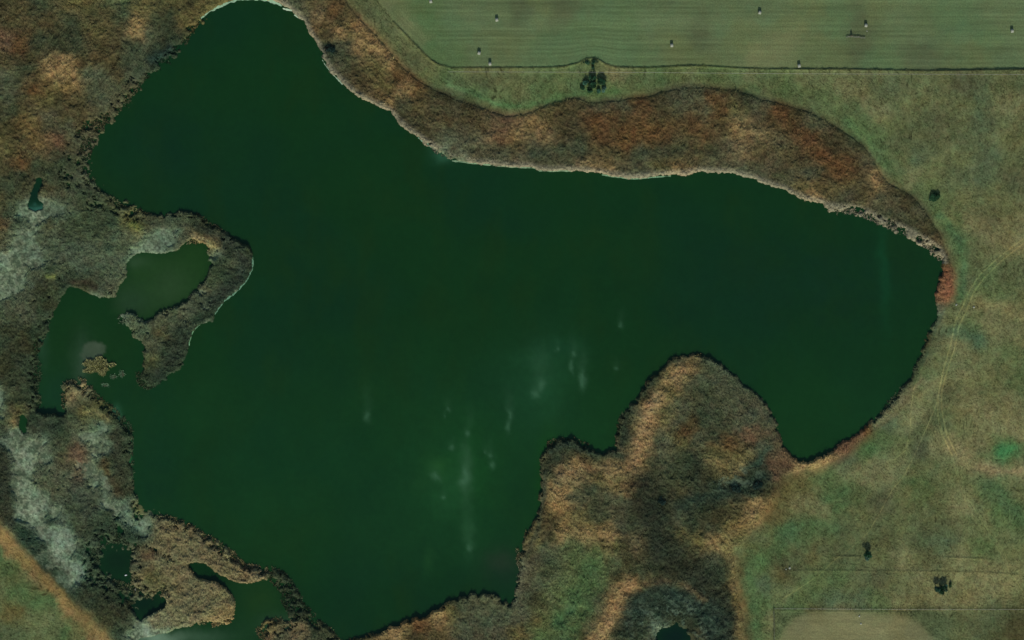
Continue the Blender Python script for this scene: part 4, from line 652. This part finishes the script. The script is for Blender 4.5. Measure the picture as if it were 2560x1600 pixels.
# ---------------------------------------------------------------- tracks, foam line
def ribbon(name, pl, w, dz, rgbmul, mat, jag=0.0, flat=None, seed=0, rgb=None):
    g = np.random.default_rng(seed)
    p = np.array(pl, float); q = [p[0]]
    for a, b in zip(p[:-1], p[1:]):
        n = max(1, int(np.hypot(*(b - a)) / 3)); q += [a + (b - a) * (i + 1) / n for i in range(n)]
    q = np.array(q)
    if len(p) > 3:
        for _ in range(6): q[1:-1] = (q[:-2] + 2 * q[1:-1] + q[2:]) / 4
    t = np.gradient(q, axis=0); t /= np.linalg.norm(t, axis=1, keepdims=True) + 1e-9
    nrm = np.stack([-t[:, 1], t[:, 0]], 1)
    ww = w * (1 + jag * (vnoise(np.arange(len(q)) * 1.0, np.zeros(len(q)) + seed, 3, seed) + .7 * vnoise(np.arange(len(q)) * 1.0, np.zeros(len(q)), 1.3, 2)) * 2)
    ww = np.maximum(ww, .15)
    offs = (-.5, 0, .5)
    V = []; C = []
    for o in offs:
        e = q + nrm * (ww * o)[:, None]
        z = np.full(len(q), flat) if flat is not None else np.maximum(zat(e[:, 0], e[:, 1]), zat(q[:, 0], q[:, 1])) + dz
        V.append(np.stack([wx(e[:, 0]), wy(e[:, 1]), z], 1))
        if rgb is None:
            c = ALB[np.clip(np.rint((e[:, 1] - GY[0]) / ST).astype(int), 0, NR - 1), np.clip(np.rint((e[:, 0] - GX[0]) / ST).astype(int), 0, NC - 1)] * np.array(rgbmul)
        else:
            c = np.tile(s2l(rgb) / KL, (len(q), 1))
        C.append(c * (1 + .3 * vnoise(q[:, 0], q[:, 1], 7, 3))[:, None])
    n = len(q); f = []
    for j in range(2):
        for i in range(n - 1): f.append((j * n + i, j * n + i + 1, (j + 1) * n + i + 1, (j + 1) * n + i))
    return make_mesh(name, np.concatenate(V), np.array(f), mat, np.concatenate(C))
M_track = cover_material('worn_track', fine=.2, scale=1.2)
for key, w, mul in (('a', 3.6, (1.42, 1.34, 1.25)), ('b', 3.6, (1.38, 1.3, 1.22)), ('h', 2.2, (1.18, 1.15, 1.1)), ('c', 2.8, (1.4, 1.32, 1.25)), ('g', 2.8, (1.3, 1.26, 1.2)), ('d', 1.8, (1.35, 1.25, 1.2)), ('e', 1.6, (1.4, 1.3, 1.25)), ('f', 2.0, (1.16, 1.14, 1.1))):
    tag(ribbon('dirt_track', TR[key], w, .03, mul, M_track, .3, seed=ord(key)), kind='structure')
M_foam = cover_material('foam', rough=.9, spec=.2, fine=.3, scale=2)
FO = [(P('500,46 529,25 569,7 600,-2 640,-3 672,1 698,10 704,15'), 4.5, (118, 146, 118), 'pale foam line curving around the head of the lake'),
      (P('707,21 714,24 724,25 731,26'), 3.2, (150, 168, 140), 'short white foam dash east of the lake head'),
      (P('736,37 743,43 751,46 758,49'), 3, (140, 160, 132), 'white foam dash below the short one east of the lake head'),
      (P('629,635 631,650 631,668 624,686 616,701 603,716 590,730 574,742 558,754 547,770 537,786'), 4.2, (82, 118, 92), 'green foam fringe on the east edge of the hooked spit'),
      (P('500,812 492,818 484,826 478,838 474,852 472,864'), 3, (90, 128, 92), 'pale foam thread below the bend of the hooked spit'),
      (P('806,150 813,163 822,174 833,187 842,196 857,211'), 3, (118, 138, 112), 'thin foam line under the reeds on the upper northeast shore'),
      (P('1045,344 1052,349 1063,358 1076,366 1090,374 1104,378 1122,384 1128,394'), 4.5, (104, 134, 108), 'broken foam patch at the inner corner of the north shore'),
      (P('1130,402 1180,408 1228,413 1280,418 1338,420 1350,428 1400,427 1428,428'), 2.6, (104, 128, 96), 'long thin foam line along the straight north shore'),
      (P('1505,437 1537,442 1584,448 1624,444 1677,440'), 3, (92, 124, 92), 'foam line at the lowest bow of the north shore')]
for i, (p, w, c, lab) in enumerate(FO):
    tag(ribbon('shore_foam', p, w, 0, None, M_foam, .8, flat=.012 + .0, seed=i, rgb=c), lab, 'foam', kind='stuff')

# ---------------------------------------------------------------- shape helpers for small things
def tube(V, F, p0, p1, r0, r1, n=7):
    p0 = np.array(p0, float); p1 = np.array(p1, float); d = p1 - p0; L = np.linalg.norm(d) + 1e-9; d /= L
    a = np.cross(d, (0, 0, 1.0)); a = a / np.linalg.norm(a) if np.linalg.norm(a) > 1e-3 else np.array((1., 0, 0)); b = np.cross(d, a)
    s = len(V)
    for p, r in ((p0, r0), (p1, r1)):
        for i in range(n):
            t = 2 * math.pi * i / n; V.append(p + (a * math.cos(t) + b * math.sin(t)) * r)
    for i in range(n): F.append([s + i, s + (i + 1) % n, s + n + (i + 1) % n, s + n + i])
    F.append([s + i for i in range(n)][::-1]); F.append([s + n + i for i in range(n)])
def box(V, F, x0, x1, y0, y1, z0, z1):
    s = len(V)
    V += [np.array(q, float) for q in ((x0, y0, z0), (x1, y0, z0), (x1, y1, z0), (x0, y1, z0), (x0, y0, z1), (x1, y0, z1), (x1, y1, z1), (x0, y1, z1))]
    F += [[s + a for a in q] for q in ((3, 2, 1, 0), (4, 5, 6, 7), (0, 1, 5, 4), (1, 2, 6, 5), (2, 3, 7, 6), (3, 0, 4, 7))]
def ball(V, F, c, rx, ry, rz, g, jit=.1, nu=10, nv=6):
    s = len(V)
    V.append(np.array((c[0], c[1], c[2] + rz)))
    for j in range(1, nv):
        for i in range(nu):
            a, b = 2 * math.pi * i / nu, math.pi * j / nv; k = 1 + g.uniform(-jit, jit)
            V.append(np.array((c[0] + rx * k * math.sin(b) * math.cos(a), c[1] + ry * k * math.sin(b) * math.sin(a), c[2] + rz * k * math.cos(b))))
    V.append(np.array((c[0], c[1], c[2] - rz)))
    for i in range(nu): F.append([s, s + 1 + i, s + 1 + (i + 1) % nu])
    for j in range(nv - 2):
        for i in range(nu):
            a = s + 1 + j * nu; F.append([a + i, a + nu + i, a + nu + (i + 1) % nu, a + (i + 1) % nu])
    a = s + 1 + (nv - 2) * nu
    for i in range(nu): F.append([a + i, len(V) - 1, a + (i + 1) % nu])

# ---------------------------------------------------------------- round hay bales
M_hay = plain_material('hay', (.22, .23, .16), .95, .0, .25, 5)
M_net = plain_material('net_wrap', (.28, .30, .23), .9, .0, .15, 9)
def hay_proto():
    root = empty('hay_bale', 0, 0, 0)
    R, Wd, n = .78, 1.3, 28
    g = random.Random(5); V = []; F = []
    prof = [(0, 0), (.25, .02), (.5, -.01), (.74, .0), (.93, .05), (1, .16)]        # rolled end: face, rounded shoulder
    rings = [(r * R, -Wd / 2 + d) for r, d in prof] + [(R * 1.0, 0)] + [(r * R, Wd / 2 - d) for r, d in prof[::-1]]
    V.append(np.array((rings[0][1], 0, R)))
    for rr, xx in rings[1:-1]:
        for i in range(n):
            a = 2 * math.pi * i / n; k = 1 + g.uniform(-.03, .03)
            zz = R + rr * k * math.sin(a); V.append(np.array((xx + g.uniform(-.02, .02), rr * k * math.cos(a), max(zz, .0))))
    V.append(np.array((rings[-1][1], 0, R)))
    m = len(rings) - 2
    for i in range(n): F.append([0, 1 + i, 1 + (i + 1) % n])
    for j in range(m - 1):
        a = 1 + j * n
        for i in range(n): F.append([a + i, a + n + i, a + n + (i + 1) % n, a + (i + 1) % n])
    a = 1 + (m - 1) * n
    for i in range(n): F.append([a + i, len(V) - 1, a + (i + 1) % n])
    make_mesh('hay_roll', V, F, M_hay, parent=root)
    V = []; F = []
    for xx in (-.52, .52):                                   # the net wound round the drum
        pass
    for j, xx in enumerate((-.50, -.2, .1, .50)):
        for i in range(n):
            a = 2 * math.pi * i / n; V.append(np.array((xx, (R + .03) * math.cos(a), max(R + (R + .03) * math.sin(a), .0))))
    for j in range(3):
        for i in range(n): F.append([j * n + i, (j + 1) * n + i, (j + 1) * n + (i + 1) % n, j * n + (i + 1) % n])
    make_mesh('net_wrap', V, F, M_net, parent=root)
    return root
def children(o): return [c for c in bpy.data.objects if c.parent == o]
def copy_tree(o, parent=None):
    c = o.copy(); col.objects.link(c); c.parent = parent
    for ch in children(o): copy_tree(ch, c)
    return c
BALES = [(1242, 50, 8, 'pale round hay bale high in the field above the slanting field edge'),
         (1198, 133, -14, 'pale round hay bale upper of the close pair near the west end of the field'),
         (1225, 160, 5, 'pale round hay bale by the field edge, lower of the close pair at its west'),
         (1077, 4, 10, 'pale round hay bale cut by the top of the picture near the bright green patch'),
         (1899, 32, -12, 'pale round hay bale near the picture top, above and left of the field edge one'),
         (1679, 114, 6, 'pale round hay bale in mid field, nearest to the right of the tree cluster'),
         (2164, 64, -6, 'pale round hay bale just above the dark harrow in the field'),
         (1997, 165, 12, 'pale round hay bale against the straight field edge left of the harrow'),
         (2529, 78, 4, 'pale round hay bale alone at the far east end of the field')]
hp = hay_proto()
for i, (x, y, a, lab) in enumerate(BALES):
    o = hp if i == 0 else copy_tree(hp)
    o.scale = (1.15, 1.15, 1.15)
    o.location = (float(wx(x)), float(wy(y)), float(zat(x, y)) - .03); o.rotation_euler = (0, 0, math.radians(a))
    tag(o, lab, 'hay bale', 'round hay bales left on the mown field')

# ---------------------------------------------------------------- folded harrow left in the field
M_iron = plain_material('weathered_iron', (.15, .16, .12), .8, .1, .3, 3)
M_rust = plain_material('rusty_iron', (.14, .12, .08), .8, .2, .3, 3)
hr = empty('farm_harrow', wx(2138), wy(93), float(zat(2138, 93)), math.radians(-2))
tag(hr, 'long low iron harrow with an upright mast standing in the mown field', 'harrow')
V = []; F = []
seg = [(-4.6, -.15), (-3.4, .25), (-1.6, .35), (0.2, .1), (1.6, .3), (2.8, -.05), (4.8, -.1)]
for a, b in zip(seg[:-1], seg[1:]):
    tube(V, F, (a[0], a[1], .75), (b[0], b[1], .75), .12, .12, 6)
    tube(V, F, (a[0], a[1] - .4, .6), (b[0], b[1] - .4, .6), .09, .09, 6)
for a in seg: tube(V, F, (a[0], a[1] + .05, .75), (a[0], a[1] - .5, .58), .07, .07, 5)
make_mesh('frame_bar', V, F, M_iron, parent=hr)
for x in (-4.3, -2.9, -1.5, -.2, 1.1, 2.3, 3.4, 4.4):
    V = []; F = []
    tube(V, F, (x, 0, .7), (x, -.2, .05), .06, .03, 5); make_mesh('tine', V, F, M_rust, parent=hr)
V = []; F = []
box(V, F, -2.5, -1.6, .15, .45, .5, 1.9); box(V, F, -2.3, -1.8, .2, .4, 1.9, 2.4)
make_mesh('mast', V, F, M_rust, parent=hr)
for x in (-2.9, 1.4):
    V = []; F = []; tube(V, F, (x - .12, .1, .36), (x + .12, .1, .36), .36, .36, 14); tube(V, F, (x - .16, .1, .36), (x + .16, .1, .36), .1, .1, 8)
    make_mesh('wheel', V, F, M_rust, parent=hr)

# ---------------------------------------------------------------- fences
M_wood = plain_material('fence_wood', (.22, .2, .15), .9, 0, .3, 2)
M_wire = plain_material('wire', (.3, .3, .28), .5, .4, .1, 2)
def fence(pl, label, step=5.0, h=1.25):
    p = np.array([(wx(a), wy(b)) for a, b in pl], float)
    x0, y0 = p[0]; root = empty('wire_fence', x0, y0, 0); tag(root, label, 'fence')
    pos = []
    for a, b in zip(p[:-1], p[1:]):
        L = np.hypot(*(b - a)); n = max(1, int(round(L / step)))
        pos += [a + (b - a) * i / n for i in range(n)]
    pos.append(p[-1]); pos = pos[:100]
    zs = [float(zat(q[0] / S + 1280, 800 - q[1] / S)) for q in pos]
    me = None
    for q, z in zip(pos, zs):
        if me is None:
            V = []; F = []; tube(V, F, (0, 0, -.4), (0, 0, h), .08, .07, 6); tube(V, F, (0, 0, h), (0, 0, h + .05), .07, .03, 6)
            o = make_mesh('post', V, F, M_wood, parent=root); me = o.data
        else:
            o = bpy.data.objects.new('post', me); col.objects.link(o); o.parent = root
        o.location = (q[0] - x0, q[1] - y0, z)
    for hh in (.45, .8, 1.12):
        V = []; F = []
        for (a, za), (b, zb_) in zip(zip(pos[:-1], zs[:-1]), zip(pos[1:], zs[1:])):
            tube(V, F, (a[0] - x0, a[1] - y0, za + hh), (b[0] - x0, b[1] - y0, zb_ + hh), .012, .012, 3)
        make_mesh('wire', V, F, M_wire, parent=root)
fence(P('1120,180 1600,181.5 2000,185 2565,187'), 'thin straight wire fence south of the mown field edge')
fence(P('1935,1521 2300,1523 2565,1523'), 'thin straight wire fence above the ploughed plot in the southeast')
fence(P('1934,1526 1935,1604'), 'short wire fence running down the west side of the ploughed plot')

# ---------------------------------------------------------------- trees and shrubs
M_bark = plain_material('bark', (.10, .085, .06), .95, 0, .3, 3)
M_leafd = cover_material('dark_foliage', fine=.3, scale=1.5)
def tree(name, px, py, R, H, rgb, label, cat='tree', group=None, lobes=7, dens=1.0, lo=.35, seed=0, stems=1, leaf=.3):
    g = np.random.default_rng(seed + int(px)); z0 = float(zat(px, py)) - .1
    R = R * 1.18; H = H * .85
    if group == G1: R *= 1.12; H *= .78
    root = empty(name, wx(px), wy(py), z0); tag(root, label, cat, group)
    V = []; F = []; LC = []
    for s in range(stems):
        bx, by = (0, 0) if stems == 1 else g.normal(0, R * .25, 2)
        p = np.array((bx, by, 0.)); r = .05 * H * (1 if stems == 1 else .6)
        for k_ in range(4):
            q = p + np.array((g.normal(0, .06 * H), g.normal(0, .06 * H), H * .2)); tube(V, F, p, q, r, r * .78, 7); p = q; r *= .78
            if k_ >= 1:
                for _ in range(3):
                    a = g.uniform(0, 6.28); L = R * g.uniform(.5, .9)
                    e = p + np.array((math.cos(a) * L, math.sin(a) * L, L * g.uniform(.3, .9))); tube(V, F, p, e, r * .5, r * .15, 5)
                    e2 = e + np.array((g.normal(0, L * .3), g.normal(0, L * .3), L * .3)); tube(V, F, e, e2, r * .18, r * .06, 4)
    make_mesh('trunk', V, F, M_bark, parent=root)
    for _ in range(lobes):
        a = g.uniform(0, 6.28); d = R * g.uniform(.15, .72); zc = H * g.uniform(lo + .1, .88)
        LC.append((math.cos(a) * d, math.sin(a) * d, zc, R * g.uniform(.28, .5)))
    LC.append((0, 0, H * .82, R * .42))
    tv = []; tc = []
    for (cx, cy, cz, cr) in LC:
        n = int(250 * dens * (cr / .8) ** 2) + 20
        dirs = g.normal(size=(n, 3)); dirs /= np.linalg.norm(dirs, axis=1, keepdims=True)
        rad = cr * g.uniform(.35, 1.12, n) ** .6
        c = np.array((cx, cy, cz)) + dirs * rad[:, None] * np.array((1, 1, .8))
        a_ = g.normal(size=(n, 3)); a_ /= np.linalg.norm(a_, axis=1, keepdims=True)
        b_2 = np.cross(a_, g.normal(size=(n, 3))); b_2 /= np.linalg.norm(b_2, axis=1, keepdims=True)
        sz = leaf * g.uniform(.5, 1.1, n)[:, None] * .5
        tv.append(np.stack([c - a_ * sz - b_2 * sz * .6, c + a_ * sz - b_2 * sz * .6, c + a_ * sz * .7 + b_2 * sz * .6, c - a_ * sz * .7 + b_2 * sz * .6], 1).reshape(-1, 3))
        tc.append(np.repeat(np.array(rgb) * np.clip(g.normal(1, .5), .4, 2.0) * np.clip(g.normal(1, .3, n), .4, 1.8)[:, None], 4, 0))
    tv = np.concatenate(tv); tc = np.concatenate(tc)
    make_mesh('crown', tv, np.arange(len(tv)).reshape(-1, 4), M_leafd, tc, parent=root)
    return root
G1 = 'dark trees clustered below the bulge of the field edge'
DK = (.034, .095, .045); DT = (.05, .13, .08); GT = (.08, .16, .11)
G1 = 'dark trees clustered below the bulge of the field edge'
for (x, y, R, H, c, lab) in [(1507, 205, 2.0, 4.6, DK, 'tall darkest tree on the east side of the cluster below the field bulge'),
        (1481, 212, 2.0, 4.2, DK, 'round dark tree in the middle of the cluster below the field bulge'),
        (1480, 195, 1.6, 3.2, DK, 'dark tree directly below the fence and above the middle tree of the cluster'),
        (1463, 207, 1.4, 2.8, DT, 'thin teal green tree on the west side of the cluster below the field bulge'),
        (1456, 220, 1.3, 2.4, DK, 'low dark bushy tree at the southwest corner of the cluster'),
        (1474, 227, 1.2, 2.0, DK, 'small dark tree at the bottom of the cluster beside bright grass'),
        (1497, 228, 1.3, 2.2, DT, 'small teal tree at the southeast foot of the cluster'),
        (1508, 222, 1.5, 2.6, GT, 'pale teal leafy tree just below the tallest dark tree')]:
    tree('field_tree', x, y, R, H, c, lab, 'tree', G1, seed=int(y), dens=.9, leaf=.32)
for (x, y, R, H, lab) in [(1468, 157, 1.9, 1.6, 'low dark shrub on the west side inside the bulge of the field edge'), (1486, 154, 2.1, 1.9, 'low dark shrub at the crown of the bulge in the field edge'),
        (1482, 170, 1.2, 1.4, 'small dark shrub between the bulge shrubs and the fence line')]:
    tree('shrub', x, y, R, H, (.03, .085, .045), lab, 'shrub', 'low shrubs inside the field edge bulge', lobes=6, dens=.45, lo=.1, stems=3, seed=3, leaf=.3)
tree('shrub', 2337, 494, 2.1, 2.0, (.03, .08, .035), 'round dark shrub alone above the east end of the reed belt', 'shrub', lobes=12, dens=1.1, lo=.1, stems=4, leaf=.3)
tree('shrub', 2325, 496, 1.3, 1.0, (.03, .08, .05), 'low teal shrub touching the west side of the round dark one', 'shrub', lobes=6, dens=.5, lo=.1, stems=3, leaf=.3)
tree('field_tree', 2168, 1384, 1.8, 4.6, DK, 'tall narrow dark tree alone on the meadow above the second grass line', 'tree', lobes=9, dens=1.1, leaf=.32)
tree('shrub', 2165, 1394, 1.6, 1.5, GT, 'grey green shrub at the foot of the tall narrow tree', 'shrub', lobes=6, dens=.6, lo=.1, stems=3, leaf=.3)
for (x, y, R, H, c, lab) in [(2339, 1470, 1.7, 5.0, DT, 'westernmost tall dark tree of the grove beside the tan grass'), (2352, 1472, 1.6, 4.6, DK, 'middle tall tree of the grove beside the tan grass'),
        (2361, 1468, 1.5, 4.2, DT, 'eastern tall tree of the grove next to the small separate bush')]:
    tree('field_tree', x, y, R, H, c, lab, 'tree', 'tall dark trees of the southeast grove', lobes=9, dens=.8, seed=5, leaf=.32)
tree('shrub', 2375, 1462, 1.2, 1.7, (.02, .06, .025), 'small dark bush standing just east of the tall grove', 'shrub', lobes=6, dens=.7, lo=.1, stems=3, leaf=.28)
tree('shrub', 2352, 1482, 2.0, 1.2, (.04, .09, .045), 'low green scrub at the south foot of the tall grove', 'shrub', lobes=8, dens=.4, lo=.1, stems=3, leaf=.28)
for (x, y, R, H, lab) in [(826, 124, 2.5, 2.6, 'dark shrub in the reeds close to the upper northeast shore'), (1655, 1250, 2.2, 2.2, 'very dark shrub in the hollow south of the headland'),
        (1835, 1222, 2.6, 2.6, 'dark teal shrub west of the thicket where headland meets meadow'), (1895, 1212, 2.4, 2.6, 'dark teal shrub at the east end of the thicket where headland meets meadow')]:
    tree('shrub', x, y, R, H, (.02, .042, .034), lab, 'shrub', lobes=10, dens=.55, lo=.1, stems=4, seed=9, leaf=.32)

# ---------------------------------------------------------------- separate reed clumps standing in the lagoon
def clump(px, py, rx, ry, H, rgb, label, n, seed):
    g = np.random.default_rng(seed); root = empty('reed_clump', wx(px), wy(py), 0); tag(root, label, 'reeds', 'reed clumps standing in the west lagoon')
    a = g.uniform(0, 6.28, n); rr = np.sqrt(g.random(n)); k = 1 + .25 * np.sin(a * 5 + seed) + .15 * np.sin(a * 9)
    keep = vnoise(rr * np.cos(a) * 40 + 60, rr * np.sin(a) * 40 + 60, 9, seed) > -.18
    a = a[keep]; rr = rr[keep]; k = k[keep]; n = len(a)
    x = rr * k * np.cos(a) * rx * S; y = rr * k * np.sin(a) * ry * S; h = H * (1 - .4 * rr) * g.uniform(.6, 1.1, n)
    t = g.uniform(0, 6.28, n); w = g.uniform(.12, .28, n); lean = g.uniform(.15, .9, n)
    b = np.stack([x, y, 0 * x - .1], 1); q = np.stack([np.cos(t) * w, np.sin(t) * w, 0 * t], 1) / 2
    tip = b + np.stack([np.cos(t + 1.57) * lean, np.sin(t + 1.57) * lean, h], 1)
    v = np.stack([b - q, b + q, tip + q, tip - q], 1).reshape(-1, 3)
    c = np.array(s2l(rgb)) / KL * np.clip(g.normal(1.15, .35, n), .4, 2.2)[:, None]
    make_mesh('stems', v, np.arange(n * 4).reshape(n, 4), M_reed, np.repeat(c, 4, 0), parent=root)
    V = []; F = []; gg_ = random.Random(seed)
    ball(V, F, (0, 0, -.05), rx * S * .8, ry * S * .8, .25, gg_, .2, 14, 5)
    make_mesh('root_mat', V, F, M_rootmat, parent=root)
M_rootmat = plain_material('root_mat', (.06, .06, .035), 1, 0, .3, 2)
clump(245, 916, 33, 20, 1.8, (122, 122, 82), 'large yellow round reed clump in the middle of the lagoon', 3200, 1)
clump(283, 942, 8, 5, .7, (66, 86, 62), 'faint ring shaped reed clump east of the big yellow clump', 110, 2)
clump(305, 935, 7, 9, .7, (66, 86, 62), 'easternmost faint reed clump of the lagoon near the hooked spit', 120, 3)
clump(264, 963, 9, 4, .6, (66, 88, 64), 'faint flat reed clump southeast of the big yellow clump', 100, 4)
clump(166, 968, 9, 9, 1.3, (84, 92, 66), 'small grey green reed clump west of the brown lagoon reeds', 320, 5)
clump(170, 1050, 8, 3, 1.0, (120, 130, 90), 'tiny bright reed clump at the south edge of the lagoon', 100, 6)

# ---------------------------------------------------------------- swans and boulders
M_white = plain_material('white_feathers', (.75, .77, .7), .7, .2, .05, 4)
M_bill = plain_material('bill', (.35, .14, .03), .5, .3, .1, 4)
def swan(px, py, rz, s, label):
    root = empty('waterbird', wx(px), wy(py), 0, rz); root.scale = (s, s, s)
    tag(root, label, 'bird', 'white waterbirds on the dark pool')
    b = bpy.data.meshes.new('body')
    pts_ = [(-.62, 0, .22, .07, .05), (-.45, 0, .2, .17, .12), (-.15, 0, .16, .27, .22), (.2, 0, .16, .25, .2), (.42, 0, .22, .13, .13), (.5, 0, .42, .06, .06), (.48, 0, .65, .05, .05), (.56, 0, .8, .055, .06), (.66, 0, .82, .07, .065), (.76, 0, .79, .03, .03)]
    V = []; F = []; n = 12
    for (x, y, z, ry, rz_) in pts_:
        for i in range(n):
            a = 2 * math.pi * i / n; V.append(np.array((x, y + ry * math.cos(a), z + rz_ * math.sin(a))))
    for j in range(len(pts_) - 1):
        for i in range(n): F.append([j * n + i, j * n + (i + 1) % n, (j + 1) * n + (i + 1) % n, (j + 1) * n + i])
    F.append(list(range(n))[::-1]); F.append([(len(pts_) - 1) * n + i for i in range(n)])
    make_mesh('body', V, F, M_white, parent=root, smooth=True)
    V = []; F = []; tube(V, F, (.75, 0, .79), (.88, 0, .75), .03, .012, 6); make_mesh('bill', V, F, M_bill, parent=root)
    for sgn in (-1, 1):
        V = []; F = []; ball(V, F, (-.12, sgn * .17, .26), .42, .1, .13, random.Random(1), .03, 10, 6); make_mesh('wing', V, F, M_white, parent=root, smooth=True)
swan(315, 1438, math.radians(12), 1.05, 'long white bird on the dark pool left of the floating reed mat')
swan(338.5, 1474, math.radians(80), .8, 'small white bird in the pool notch below the larger one')
M_stone = plain_material('pale_stone', (.36, .37, .29), .95, 0, .2, 2)
def rock(px, py, r, label, seed, grp='pale boulders on the grass'):
    V = []; F = []; ball(V, F, (0, 0, 0), r, r * .8, r * .6, random.Random(seed), .18, 11, 7)
    o = make_mesh('boulder', V, F, M_stone); o.location = (float(wx(px)), float(wy(py)), float(zat(px, py)) + r * .25); o.rotation_euler = (0, 0, seed)
    tag(o, label, 'boulder', grp)
rock(1974, 1420, .62, 'largest pale boulder at the west end of the long grass line', 1)
rock(1965, 1423, .35, 'small pale stone touching the left of the large boulder', 2)
rock(2434, 768, .5, 'pale boulder between the track junction and the tan grass', 3)
rock(2148, 1540, .45, 'pale stone at the upper edge of the ploughed plot', 4)
rock(2152, 1559, .5, 'pale stone lying inside the ploughed plot', 5)
rock(2167, 78, .28, 'small pale stone below the hay bale beside the harrow', 6)
rock(2390, 762, .55, 'pale boulder between the rust reeds and the twin tracks', 7)
